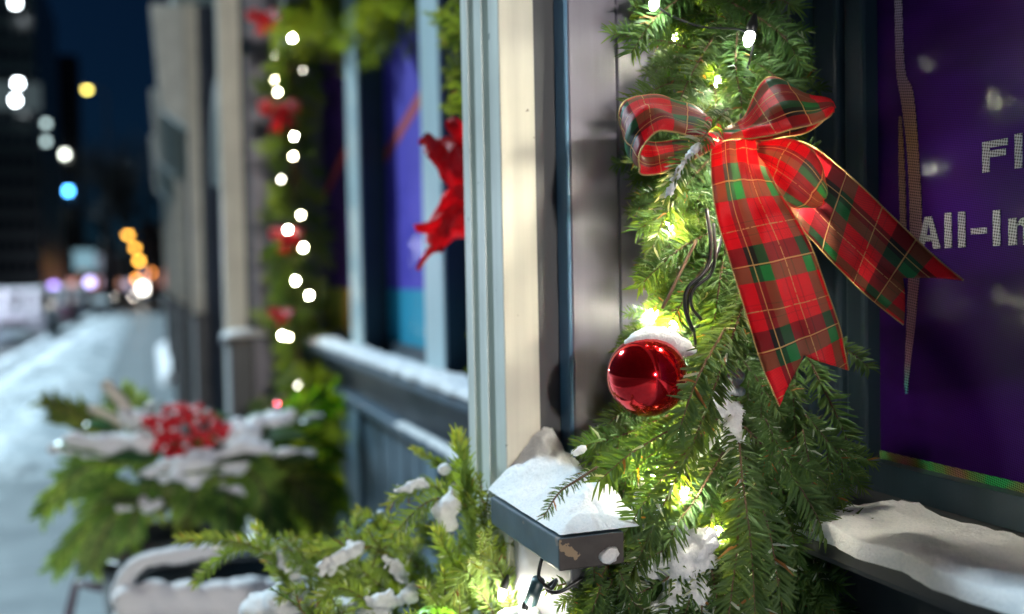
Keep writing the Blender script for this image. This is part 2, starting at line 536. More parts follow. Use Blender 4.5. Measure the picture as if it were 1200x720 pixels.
m_soil = ground_mat('frozen_ground', (0.03, 0.03, 0.03), (0.06, 0.06, 0.06), 0.6, 0.9)
g = MB(); g.add([(-900, -700, -0.16), (300, -700, -0.16), (300, 700, -0.16), (-900, 700, -0.16)], [(0, 1, 2, 3)])
tag(g.build('ground', m_soil), kind='structure')
g = MB(); g.box((-400, -14.0, -0.158), (60, -2.72, -0.13))
tag(g.build('road', m_road), kind='structure')
walk = bpy.data.objects.new('sidewalk', None); COL.objects.link(walk); ROOT['sidewalk'] = Vector((0, 0, 0)); tag(walk, kind='structure')
slab_me = {}
x = 4.0
rg = random.Random(3)
k = 0
while x > -26:                       # single slabs with open joints; beyond them the strip runs on as one piece
    for (y0, y1) in ((-2.5, -1.28), (-1.27, -0.04), (-0.03, 0.69)):
        key = (y0,)
        if key not in slab_me:
            b = MB(); b.box((-0.742, y0, -0.1), (0.742, y1, 0.0))
            slab_me[key] = b.mesh('paving_slab', m_walk)
        place('paving_slab', slab_me[key], Matrix.Translation((x, 0, rg.uniform(-0.004, 0.0))), walk)
        k += 1
    x -= 1.5
b = MB(); b.box((-300, -2.5, -0.1), (x + 0.75, 0.69, -0.003)); b.build('paving_strip', m_walk, walk)
b = MB(); b.box((-300, -2.71, -0.15), (60, -2.505, 0.005)); tag(b.build('kerb', m_kerb), kind='structure')
b = MB(); b.box((-300, -2.504, -0.16), (60, 0.7, -0.02)); tag(b.build('pavement_bed', m_soil), kind='structure')

def snow_sheet(x0, x1, y0, y1, h, label, seed, nx, ny, edge=0.3, z0=0.002, cover=0.0):
    off = Vector((seed * 7.3, seed * 3.1, 0))
    mb = MB(); vs, fs = [], []
    for i in range(nx + 1):
        for j in range(ny + 1):
            u, v = i / nx, j / ny
            px, py = x0 + (x1 - x0) * u, y0 + (y1 - y0) * v
            e = min(1, min(u * abs(x1 - x0), (1 - u) * abs(x1 - x0), v * abs(y1 - y0), (1 - v) * abs(y1 - y0)) / edge)
            nz = noise.fractal(Vector((px * 0.9, py * 0.9, 0)) + off, 1.0, 2.0, 4)
            n2 = noise.fractal(Vector((px * 5, py * 5, 1)) + off, 1.0, 2.0, 3)
            z = h * (e ** 0.6) * (0.75 + 0.6 * nz) + 0.02 * n2 * e - cover * h * (1 - e)
            vs.append((px, py, max(-0.05, z0 + z - 0.03 * (1 - e))))
    for i in range(nx):
        for j in range(ny):
            a = i * (ny + 1) + j
            fs.append((a, a + ny + 1, a + ny + 2, a + 1))
    mb.add(vs, fs)
    return tag(mb.build('snow', MT['snow'] if 'white lump' in label or 'shop front' in label else MT['slush']), label, 'snow', kind='stuff')
snow_sheet(-44, -8.5, -2.35, -0.62, 0.16, 'trodden band of snow along the kerb side of the pavement', 1, 150, 26, 0.5)
snow_sheet(-60, -2.0, -3.0, -2.2, 0.24, 'ploughed snow bank heaped along the kerb', 2, 180, 20, 0.5, -0.1)
snow_sheet(-8.2, -4.6, -2.3, -0.75, 0.05, 'thin patchy snow on the near pavement slabs', 3, 50, 26, 0.5, -0.015)
snow_sheet(-24, -15.5, 0.10, 0.66, 0.25, 'snow swept against the foot of the far shop front', 4, 60, 12, 0.2)
snow_sheet(-3.75, -3.25, -1.23, -0.92, 0.05, 'small white lump of snow on the pavement beside the planter', 5, 24, 18, 0.12, 0.0)
snow_sheet(-120, -30, -10.5, -3.7, 0.06, 'snow covering the far stretch of road', 6, 90, 26, 0.5, -0.14)

# ------------------------------------------------------------------ shop front
shop = thing('shop_front', (-1.0, 0.66, 0.0), 'pale teal and cream panelled shop front running down the whole right side of the street', 'building')
ZT = 2.42      # underside of the fascia
SILL = 1.296
def pilaster(xr, yf, ztop=ZT + 0.9, ledge=True, full=True):
    xl = xr - 0.116
    mb = MB()
    fr = [0, .19, .22, .34, .37, .57, .60, .73, .76, 1.0]
    dep = [0, 0, .015, .015, 0, 0, .015, .015, 0, 0]
    w = xr - 0.002 - xl
    poly = [(xl + w * f, yf + d, 0.02) for f, d in zip(fr, dep)] + [(xr - 0.002, yf + 0.02, 0.02), (xl, yf + 0.02, 0.02)]
    mb.prism(poly, (0, 0, ztop), 0)
    mb.box((xl + 0.002, yf + 0.0205, 0.02), (xr - 0.0026, 0.70, ztop))
    p = mb.build('pilaster', MT['teal'], shop, smooth=False)
    b = MB(); b.box((xr - 0.0018, yf + 0.0006, 0.02), (xr, 0.342, ztop)); b.build('side_board', MT['cream'], p)
    b = MB(); b.box((xl - 0.0005, yf + 0.0206, 0.02), (xl + 0.0015, 0.342, ztop)); b.build('side_board', MT['cream'], p)
    b = MB(); b.box((xr - 0.02, 0.3425, 0.02), (xr - 0.0008, 0.40, ztop)); b.build('dark_board', MT['charcoal'], p)  # charcoal strip between the cream side and the edge strip
    b = MB(); b.box((xr - 0.0006, 0.3625, SILL), (xr + 0.0246, 0.385, ztop)); bevel(b.build('edge_strip', MT['blue'], p), 0.002)  # its blue holds the cool street light falling on this step
    # the reveal: two tongue-and-groove boards with a fine open joint
    for (a, c) in ((0.366, 0.4145), (0.4155, 0.70)):
        b = MB(); b.box((xr - 0.03, a, 0.02), (xr + 0.026, c, ztop)); bevel(b.build('reveal_board', MT['grey'], p), 0.0012, 1)
    b = MB(); b.box((xl - 0.026, 0.366, 0.02), (xl + 0.03, 0.70, ztop)); b.build('reveal_board', MT['grey'], p)
    if ledge:
        b = MB(); b.box((xr + 0.018, 0.285 if yf > 0.3 else yf - 0.022, 1.276), (xr + 0.178, 0.340, 1.301))
        lo = b.build('ledge', [MT['ledge'], MT['ledge_side']], p)
        for pl in lo.data.polygons:
            if pl.normal.x > 0.9: pl.material_index = 1
        bevel(lo, 0.0015, 2)
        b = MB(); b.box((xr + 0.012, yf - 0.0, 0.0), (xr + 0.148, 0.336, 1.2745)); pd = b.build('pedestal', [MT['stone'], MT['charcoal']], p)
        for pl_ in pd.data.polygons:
            if pl_.normal.x > 0.9: pl_.material_index = 1  # shade of the right face put into its colour
        bevel(pd, 0.003)
    return p
pil = pilaster(-0.868, 0.308)
for xr in (-3.85, -6.83, -9.81, -12.79, -15.77, -18.75):
    pilaster(xr, 0.265)
for xr in (2.11, 5.09, 8.07):
    pilaster(xr, 0.308)

m_glass = plain('dark_window_glass', (0.01, 0.012, 0.016), 0.05)
def bay(xl, xr, mulls, near=False):
    """window wall between two pilaster reveals"""
    b = MB(); b.box((xl - 0.03, 0.50, SILL - 0.03), (xr + 0.03, 0.66, SILL)); bevel(b.build('sill', MT['slate'] if not near else MT['charcoal'], shop), 0.006)
    # stall riser: frame of rails and stiles, moulding and grooved boards
    b = MB(); b.box((xl, 0.575, 0.0), (xr, 0.70, SILL - 0.031)); ms = MT['slate'] if not near else MT['charcoal']
    rs = b.build('stall_riser', ms, shop)
    b = MB(); b.box((xl, 0.555, 1.215), (xr, 0.5745, 1.264)); b.build('rail', ms, rs)
    b = MB(); b.box((xl, 0.535, 1.135), (xr, 0.5745, 1.158)); bevel(b.build('moulding', ms, rs), 0.005)
    n = max(1, int((xr - xl) / 0.14))
    me = MB(); me.box((0.007, 0.558, 0.22), ((xr - xl) / n - 0.007, 0.5746, 1.134)); me = me.mesh('board', ms)
    for i in range(n):
        place('board', me, Matrix.Translation((xl + (xr - xl) * i / n, 0, 0)), rs)
    b = MB(); b.box((xl, 0.548, 0.02), (xr, 0.5745, 0.21)); b.build('rail', MT['slate'], rs)
    for (a, c) in mulls:
        b = MB(); b.box((a + .02, 0.545, 0.212), (c - .02, 0.5575, 1.132)); b.build('stile', MT['stile'], rs)
        b = MB(); b.box((a + .0008, 0.5662, SILL + .0006), (c - .0008, 0.70, ZT)); mo = b.build('mullion', MT['navy'], shop)
        b = MB(); b.box((a, 0.56, SILL + .0006), (c, 0.566, ZT)); b.build('mullion_face', MT['pale'], mo)  # cool light on the front and shade on the sides are put into these colours
    edges = [xl] + [q for m in mulls for q in m] + [xr]
    for a, c in zip(edges[::2], edges[1::2]):
        if near and a == xl: a0 = a + 0.092
        else: a0 = a
        b = MB(); b.box((a, 0.62, SILL + .0008), (c, 0.66, SILL + 0.028)); wf = b.build('window_frame', MT['navy'], shop)
        b = MB(); b.box((a, 0.645, SILL + 0.02), (c, 0.651, ZT)); b.build('pane', m_glass, wf)
    if near:
        for i, (a, c, y) in enumerate(((0, 0.028, 0.604), (0.0285, 0.064, 0.611), (0.0645, 0.092, 0.618))):
            b = MB(); b.box((xl + 0.0005 + a, y, SILL + .0007), (xl + c, 0.69, ZT)); bevel(b.build('jamb_board', MT['navy'], shop), 0.004)
bay(-0.842, 1.94, [(0.30, 0.36), (1.80, 1.94)], True)
bay(-3.824, -1.01, [(-2.94, -2.77), (-2.09, -1.945), (-1.24, -1.10)])
for k in range(1, 4):
    x0 = -3.824 - 2.98 * k
    bay(x0, x0 + 2.80, [(x0 + 0.88, x0 + 1.05), (x0 + 1.73, x0 + 1.88)])
bay(2.14, 4.92, [(3.3, 3.36)])
b = MB(); b.box((-19.5, 0.45, ZT), (9, 0.75, 3.6)); b.build('fascia', MT['navy'], shop)
b = MB(); b.box((-19.5, 0.701, 0.0), (9, 4.0, 6.5)); b.build('rear_wall', MT['charcoal'], shop)
b = MB(); b.box((-19.5, 0.20, 3.3), (9, 0.449, 3.5)); b.build('cornice', MT['teal'], shop)
for xr in (-6.83, -9.81, -12.79):
    b = MB(); b.prism([(xr - 0.14, 0.262, 2.5), (xr - 0.14, 0.10, 2.62), (xr - 0.14, 0.06, 3.29), (xr - 0.14, 0.262, 3.29)], (0.16, 0, 0)); bevel(b.build('bracket', MT['teal'], shop), 0.01)
# arched glazed door hood two bays down
b = MB()
b.tube([Vector((-5.35 + 0.62 * math.cos(a), 0.40, 2.05 + 0.5 * math.sin(a))) for a in [PI * i / 14 for i in range(15)]], 0.045, 8)
b.build('arch_moulding', MT['teal'], shop)

# unseen lantern added further along the front to give warm light from behind the camera
lan = thing('added_lantern', (8.0, 0.305, 2.9), 'unseen warm lantern added on an iron bracket on the far end pilaster of the shop front', 'lantern')
b = MB(); b.box((7.95, 0.29, 2.7), (8.05, 0.307, 3.1)); b.build('added_back_plate', MT['black'], lan)
b = MB(); b.tube([(8, 0.29, 3.0), (8, 0.1, 3.28), (8, -0.12, 3.22), (8, -0.12, 3.12)], 0.012, 8); b.build('added_bracket_arm', MT['black'], lan)
b = MB(); b.lathe([(0.001, 0.42), (0.05, 0.40), (0.15, 0.33), (0.15, 0.32)], (8, -0.12, 2.72), 12); b.build('added_lantern_roof', MT['black'], lan)
b = MB(); b.lathe([(0.001, 0.0), (0.07, 0.0), (0.12, 0.31), (0.001, 0.31)], (8, -0.12, 2.72), 12); b.build('added_lamp_glass', glow('added_lantern_glow', (1.0, 0.93, 0.86), 2250.0), lan)

# ------------------------------------------------------------------ printed window banners
def hatch(n, l, sx, sz, ang=0.6):
    """fine perforation dots, metres between holes"""
    tc = node(n, 'ShaderNodeTexCoord')
    mp = node(n, 'ShaderNodeMapping'); mp.inputs['Rotation'].default_value = (0, ang, 0)
    l.new(tc.outputs['Object'], mp.inputs[0])
    sp = node(n, 'ShaderNodeSeparateXYZ'); l.new(mp.outputs[0], sp.inputs[0])
    a = math_(n, l, 'SINE', math_(n, l, 'MULTIPLY', sp.outputs[0], 2 * PI / sx))
    c = math_(n, l, 'SINE', math_(n, l, 'MULTIPLY', sp.outputs[2], 2 * PI / sz))
    return math_(n, l, 'MULTIPLY', a, c), tc
def film(name, c0, c1, coat=1.0, depth=0.45, shape=None, per=0.0026):
    m, n, l, b = nt(name)
    h, tc = hatch(n, l, per, per)
    n1 = node(n, 'ShaderNodeTexNoise'); n1.inputs['Scale'].default_value = 4.0; n1.inputs['Detail'].default_value = 3
    mp = node(n, 'ShaderNodeMapping'); mp.inputs['Rotation'].default_value = (0, 0.7, 0); mp.inputs['Scale'].default_value = (0.7, 1, 2.4)
    l.new(tc.outputs['Object'], mp.inputs[0]); l.new(mp.outputs[0], n1.inputs[0])
    col = ramp_(n, l, n1.outputs[0], [(0.42, c0), (0.66, c1)])
    if shape: col = shape(n, l, tc, col)
    dk = ramp_(n, l, math_(n, l, 'MULTIPLY_ADD', h, 0.5, 0.5), [(0.25, (depth, depth, depth)), (0.6, (1, 1, 1))])
    l.new(mix_(n, l, 1.0, col, dk, 'MULTIPLY'), b.inputs['Base Color'])
    b.inputs['Roughness'].default_value = 0.6
    b.inputs['Specular IOR Level'].default_value = 0.08
    b.inputs['Coat Weight'].default_value = coat; b.inputs['Coat Roughness'].default_value = 0.10
    n4 = node(n, 'ShaderNodeTexNoise'); n4.inputs['Scale'].default_value = 16.0; n4.inputs['Detail'].default_value = 2
    l.new(tc.outputs['Object'], n4.inputs[0])
    bp = node(n, 'ShaderNodeBump'); bp.inputs['Strength'].default_value = 0.35; bp.inputs['Distance'].default_value = 0.006
    l.new(math_(n, l, 'MULTIPLY_ADD', h, 0.004, n4.outputs[0]), bp.inputs['Height'])
    l.new(bp.outputs[0], b.inputs['Normal']); l.new(bp.outputs[0], b.inputs['Coat Normal'])
    return m
m_purple = film('purple_film', (0.028, 0.0035, 0.095), (0.072, 0.010, 0.26), 0.7)
m_text = film('perforated_white_print', (0.62, 0.62, 0.68), (0.72, 0.72, 0.78), 0.6, 0.22, None, 0.0034)
def reflection_shape(n, l, tc, col):
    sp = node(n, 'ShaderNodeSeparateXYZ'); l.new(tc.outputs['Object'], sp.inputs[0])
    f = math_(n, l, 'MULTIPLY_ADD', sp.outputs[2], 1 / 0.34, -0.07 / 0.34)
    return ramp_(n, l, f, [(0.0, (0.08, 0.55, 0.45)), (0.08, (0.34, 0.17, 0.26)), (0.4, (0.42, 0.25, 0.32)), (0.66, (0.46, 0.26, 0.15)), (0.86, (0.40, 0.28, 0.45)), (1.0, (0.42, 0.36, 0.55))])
m_reflection = film('painted_reflection', (0.5, 0.4, 0.4), (0.6, 0.5, 0.5), 0.3, 0.10, reflection_shape, 0.0034)  # colour bands imitate a tall reflection in the window
def glint_shape(n, l, tc, col):
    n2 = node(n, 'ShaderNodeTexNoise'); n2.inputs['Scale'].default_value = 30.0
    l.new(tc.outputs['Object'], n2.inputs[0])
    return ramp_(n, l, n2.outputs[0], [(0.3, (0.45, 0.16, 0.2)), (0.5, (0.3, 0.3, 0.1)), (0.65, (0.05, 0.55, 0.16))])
m_glint = film('painted_led_glint', (0.3, 0.3, 0.3), (0.4, 0.4, 0.4), 0.6, 0.15, glint_shape)  # bulb reflection along the lower frame, painted as strip colours

ban = thing('window_banner', (-0.3, 0.64, 1.32), 'deep purple perforated banner with white words in the nearest window', 'banner', None)
b = MB(); b.box((-0.7495, 0.635, 1.3215), (0.299, 0.6395, 2.40)); b.build('film', m_purple, ban)
b = MB(); b.box((-0.7495, 0.6338, 1.3218), (0.299, 0.6349, 1.3315)); b.build('glint_strip', m_glint, ban)
def flat_strip(Lp, Rp, y, d):
    Ls = spline([(p[0], p[1]) for p in map(lambda q: (onY(q[0], q[1], y).x, onY(q[0], q[1], y).z), Lp)], 5) if False else [onY(a, c, y) for a, c in Lp]
    Rs = [onY(a, c, y) for a, c in Rp]
    Ls = spline([tuple(v) for v in Ls], 5); Rs = spline([tuple(v) for v in Rs], 5)
    mb = MB()
    n = len(Ls); dv = Vector((0, d, 0))
    vs = Ls + Rs + [v + dv for v in Ls] + [v + dv for v in Rs]
    fs = []
    for i in range(n - 1):
        fs += [(i, i + 1, n + i + 1, n + i), (2*n + i, 3*n + i, 3*n + i + 1, 2*n + i + 1), (i, 2*n + i, 2*n + i + 1, i + 1), (n + i, n + i + 1, 3*n + i + 1, 3*n + i)]
    mb.add(vs, fs)
    return mb
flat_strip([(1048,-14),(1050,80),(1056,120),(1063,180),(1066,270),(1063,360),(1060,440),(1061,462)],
           [(1056,-14),(1060,80),(1070,110),(1077,190),(1080,280),(1073,370),(1066,430),(1063,462)], 0.6342, 0.0006).build('reflection_strip', m_reflection, ban, smooth=False, fix=True)
flat_strip([(1053,136),(1053,200),(1055,278)], [(1056,136),(1060,200),(1062,278)], 0.6342, 0.0006).build('reflection_strip', m_reflection, ban, smooth=False, fix=True)

# the lettering: F l / A l l - I n, drawn as printed strokes 0.5 mm thick
def letters():
    y = 0.6340
    def X(px, py): return onY(px, py, y).x
    base = onY(1130, 290, y).z; cap = onY(1131, 249.5, y).z - base
    base2 = onY(1165, 201, y).z; cap2 = onY(1165, 164.5, y).z - base2
    def glyph(ch, x0, x1, zb, h, sw):
        mb = MB()
        d = (0, 0.0006, 0)
        def quad(*pts): mb.prism([(x0 + (x1 - x0) * a, y, zb + h * c) for a, c in pts], d)
        def rect(a0, c0, a1, c1): quad((a0, c0), (a1, c0), (a1, c1), (a0, c1))
        s = sw / (x1 - x0)
        hs = 0.74 * sw / h
        if ch in 'lI': rect(0, 0, 1, 1)
        elif ch == '-': rect(0, 0.36, 1, 0.36 + hs * 0.85)
        elif ch == 'F':
            rect(0, 0, s, 1); rect(s, 1 - hs, 1, 1); rect(s, 0.47, 0.92, 0.47 + hs)
        elif ch == 'A':
            quad((0, 0), (s * 1.05, 0), (0.5 + s * .08, 0.86), (0.5, 1), (0.5 - s * .5, 1))
            quad((1 - s * 1.05, 0), (1, 0), (0.5 + s * .5, 1), (0.5, 1), (0.5 - s * .02, 0.86))
            quad((0.27, 0.24), (0.73, 0.24), (0.68, 0.24 + hs * .85), (0.32, 0.24 + hs * .85))
        elif ch == 'n':
            rect(0, 0, s, 0.74)
            pts_o = [(s + (1 - s) * t, 0) for t in (0,)]
            cx, r = (s + 1) / 2, (1 - s) / 2
            hh = 0.30
            out = [(cx + (0.5 - s * 0.5 + s * .5) * math.cos(a) * (1 - s * .0) * 0.98 * (r / 0.5) * 1.0, 0.44 + hh * math.sin(a)) for a in [PI * (1 - i / 10) for i in range(11)]]
            inn = [(s + (1 - 2 * s) * (0.5 - 0.5 * math.cos(PI * i / 10)), 0.44 + (hh - hs * .95) * math.sin(PI * i / 10)) for i in range(11)]
            out = [(s + (1 - s) * (0.5 - 0.5 * math.cos(PI * i / 10)), 0.44 + hh * math.sin(PI * i / 10)) for i in range(11)]
            for i in range(10): quad(inn[i], inn[i + 1], out[i + 1], out[i])
            rect(1 - s, 0, 1, 0.44)
        mb.build('letter', m_text, ban, smooth=False, fix=True)
    sw = X(1115, 270) - X(1106.7, 270)
    for ch, a, c in (('A', 1074, 1102), ('l', 1106.7, 1115), ('l', 1122.6, 1131), ('-', 1137.5, 1156), ('I', 1163.4, 1172), ('n', 1181.5, 1209)):
        glyph(ch, X(a, 270), X(c, 270), base, cap * (1.04 if ch == 'l' else 1.0 if ch != 'A' else 0.98), sw)
    sw2 = X(1159.3, 180) - X(1151, 180)
    glyph('F', X(1151, 180), X(1180.5, 180), base2, cap2, sw2)
    glyph('l', X(1189, 180), X(1197.5, 180), base2, cap2 * 1.08, sw2)
letters()

def far_shape(n, l, tc, col, low, low2, stripe=True):
    sp = node(n, 'ShaderNodeSeparateXYZ'); l.new(tc.outputs['Object'], sp.inputs[0])
    k = math_(n, l, 'LESS_THAN', sp.outputs[2], 0.145)
    f = math_(n, l, 'MULTIPLY_ADD', sp.outputs[0], 2.2, 0.5)
    lo = ramp_(n, l, f, [(0.2, low), (0.8, low2)])
    col = mix_(n, l, k, col, lo)
    s = math_(n, l, 'ABSOLUTE', math_(n, l, 'ADD', math_(n, l, 'MULTIPLY_ADD', sp.outputs[0], -0.25, -0.60), sp.outputs[2]))
    return mix_(n, l, math_(n, l, 'LESS_THAN', s, 0.02), col, (0.5, 0.08, 0.08))
m_far1 = film('violet_film_orange_foot', (0.035, 0.012, 0.11), (0.06, 0.02, 0.2), 0.04, 0.8, lambda n, l, tc, c: far_shape(n, l, tc, c, (0.30, 0.34, 0.06), (0.55, 0.16, 0.06)))
m_far2 = film('blue_violet_film_cyan_foot', (0.09, 0.065, 0.52), (0.12, 0.085, 0.62), 0.04, 0.8, lambda n, l, tc, c: far_shape(n, l, tc, c, (0.02, 0.33, 0.52), (0.03, 0.38, 0.55)))
for (a, c, m, lab) in ((-3.80, -2.945, m_far1, 'purple banner with yellow and orange foot in the narrow pane beside the far garland'),
                       (-2.765, -2.095, m_far2, 'blue violet banner with a cyan foot in the pane between the two pale mullions'),
                       (-1.94, -1.245, m_far2, 'blue violet banner in the pane half hidden behind the fluted pilaster')):
    o = (0.5 * (a + c), 0.64, SILL + 0.03)
    t = MB(); t.box((a - o[0], -0.005, 0), (c - o[0], 0.0005, 2.40 - o[2]))
    q = t.build('window_banner', m); q.location = o
    tag(q, lab, 'banner')

# ------------------------------------------------------------------ snow on ledges and sills
def sill_snow(x0, x1, y0, y1, z, h, label, seed, res=0.006, back=0.75, bump=None, drop=0.003):
    nx, ny = max(4, int((x1 - x0) / (res * 2))), 26
    vs, fs = [], []
    off = Vector((seed * 3.7, 0, 0))
    for i in range(nx + 1):
        x = x0 + (x1 - x0) * i / nx
        hh = h * (0.8 + 0.5 * noise.fractal(Vector((x * 6, 0, 0)) + off, 1, 2, 3))
        yy0 = y0 + 0.012 * noise.fractal(Vector((x * 14, 5, 0)) + off, 1, 2, 3)
        for j in range(ny + 1):
            v = j / ny
            a = PI * v
            y = yy0 + (y1 - yy0) * (0.5 - 0.5 * math.cos(a * 0.97)) if v > 0 else yy0
            prof = math.sin(min(PI / 2, v * 2.2)) ** 0.75 if v > 0 else 0
            e = min(1, (i / nx) * (x1 - x0) / 0.03, (1 - i / nx) * (x1 - x0) / 0.03) ** 0.5
            if bump: hh2 = hh + bump[1] * math.exp(-((x - bump[0]) / bump[2]) ** 2)
            else: hh2 = hh
            zz = z + hh2 * prof * e * (1 - (1 - back) * v) + 0.0045 * prof * noise.fractal(Vector((x * 38, y * 38, seed)), 1, 2, 5) + (0.0016 * prof * noise.fractal(Vector((x * 130, y * 130, seed)), 1, 2, 3) if res < 0.005 else 0)
            vs.append((x, y, zz + (-drop if v == 0 else 0)))
    for i in range(nx):
        for j in range(ny):
            q = i * (ny + 1) + j
            fs.append((q, q + ny + 1, q + ny + 2, q + 1))
    mb = MB(); mb.add(vs, fs)
    return tag(mb.build('snow', MT['snow']), label, 'snow', kind='stuff')
sill_snow(-0.688, 1.9, 0.494, 0.602, SILL, 0.008, 'dim ridge of snow along the sill under the purple window', 1, 0.004, 0.35, (-0.70, 0.024, 0.05), 0.012)
sill_snow(-3.80, -1.03, 0.495, 0.557, SILL, 0.026, 'bluish snow along the sill of the far windows', 2)
for k in range(1, 3):
    sill_snow(-3.8 - 2.98 * k, -1.05 - 2.98 * k, 0.495, 0.557, SILL, 0.026, 'snow along the sill beyond the far pilaster' if k == 1 else 'snow along the most distant window sill', 6 + k, 0.02)
sill_snow(-2.3, -1.45, 0.533, 0.556, 1.158, 0.010, 'thin snow on the panel moulding below the far sill', 4)
# drift on the block under the near pilaster: leans up against its cream side
def drift():
    x0, x1, y0, y1 = -0.866, -0.694, 0.288, 0.3598
    nx, ny = 70, 100
    vs, fs = [], []
    for i in range(nx + 1):
        for j in range(ny + 1):
            u, v = i / nx, j / ny
            x, y = x0 + (x1 - x0) * u, y0 + (y1 - y0) * v
            d = x - x0
            pk = 0.026 * math.exp(-((y - 0.345) / 0.032) ** 2) * math.exp(-d / 0.075)
            bk = 0.017 * math.exp(-d / 0.09)
            body = 0.013
            e = min(1, (y - y0 + .002) / 0.050, (x1 - x + .002) / 0.050, (y1 - y) / 0.006)
            e = max(0, e) ** 0.75
            nz = noise.fractal(Vector((x * 28, y * 28, 3)), 1, 2, 5)
            n3 = noise.fractal(Vector((x * 120, y * 120, 9)), 1, 2, 3)
            z = 1.3012 + (pk + (bk + body) * (1.0 + 0.18 * nz)) * e + (0.0025 * nz + 0.0022 * n3) * e
            vs.append((x, y, z if e > 0 else 1.2995))
    for i in range(nx):
        for j in range(ny):
            q = i * (ny + 1) + j
            fs.append((q, q + ny + 1, q + ny + 2, q + 1))
    mb = MB(); mb.add(vs, fs)
    tag(mb.build('snow', MT['snow']), 'peaked snow drift on the ledge block leaning against the cream pilaster side', 'snow', kind='stuff')
drift()
sill_snow(-3.83, -3.68, 0.245, 0.40, 1.301, 0.035, 'snow on the ledge block of the far cream pilaster', 5)
# ------------------------------------------------------------------ near garland
m_bulb = glow('led_bulb', (1.0, 0.95, 0.76), 560.0)
m_bulb_soft = glow('led_bulb_soft', (1.0, 0.97, 0.86), 150.0)
m_bulb_far = glow('led_bulb_far', (1.0, 0.95, 0.74), 170.0)
m_bulb_warm = glow('led_bulb_warm', (1.0, 0.90, 0.62), 80.0)
m_bulb_dim = glow('led_bulb_dim', (1.0, 0.95, 0.78), 30.0)
core_px = [(845, -160, .92), (838, 0, .915), (838, 120, .91), (842, 240, .91), (840, 360, .905), (845, 470, .895), (860, 570, .885), (862, 680, .88)]
core = spline([tuple(P(*q)) for q in core_px], 8)
gar = thing('evergreen_garland', tuple(core[-1]), 'sharp dense fir garland hanging beside the purple window, carrying the plaid bow', 'garland')
b = MB(); b.tube(core, 0.007, 6); b.build('binding_wire', MT['brown'], gar)

protos = [sprig_proto(100 + i, random.Random(i).uniform(0.085, 0.125), 0.0215, 11, side=2 + i % 2, w=0.0025, frost=0.01 if i % 3 else 0.05) for i in range(7)]
rng = random.Random(11)
TOC = (CAM - core[20]).normalized()
SIDE = RGT
DOWN = Vector((0, 0, -1))
def fill(n, f0, f1, out, dn, sc=(0.7, 1.05), rmax=0.03, phr=(-1.9, 1.9), bias=0.0):
    for i in range(n):
        f = f0 + (f1 - f0) * (i + rng.random()) / n
        p = core[min(len(core) - 1, int(f * (len(core) - 1)))].copy()
        ph = rng.uniform(*phr) + bias
        o = (TOC * math.cos(ph) + SIDE * math.sin(ph)).normalized()
        p += o * rng.uniform(0.0, rmax)
        d = o * out * rng.uniform(0.6, 1.3) + DOWN * (dn + rng.uniform(-.35, .35)) + Vector((rng.uniform(-.2, .2), rng.uniform(-.2, .2), rng.uniform(-.2, .2)))
        place('fir_sprig', rng.choice(protos), aim(p, d, rng.uniform(-.6, .6), rng.uniform(*sc), (TOC + Vector((0, 0, .4)))), gar)
fill(100, 0.02, 0.42, 0.62, 0.35, (0.5, 0.75), 0.03, (-1.55, 1.5))                       # bushy upper run
fill(70, 0.36, 0.72, 0.40, 0.8, (0.5, 0.75), 0.026, (-1.5, 1.3))                         # behind the bow
fill(80, 0.64, 1.0, 0.62, 0.75, (0.65, 0.95), 0.035)
fill(50, 0.0, 1.0, 0.15, 1.0, (0.6, 0.8), 0.02)                     # dark inner sprigs
for i in range(34):
    p = P(rng.uniform(785, 850), rng.uniform(165, 420), rng.uniform(.865, .905))
    d = SIDE * rng.uniform(-.9, -.1) + DOWN * rng.uniform(.2, .9) + TOC * rng.uniform(0, .5)
    place('fir_sprig', rng.choice(protos), aim(p, d, rng.uniform(-.6, .6), rng.uniform(.45, .65), TOC + Vector((0, 0, .4))), gar)
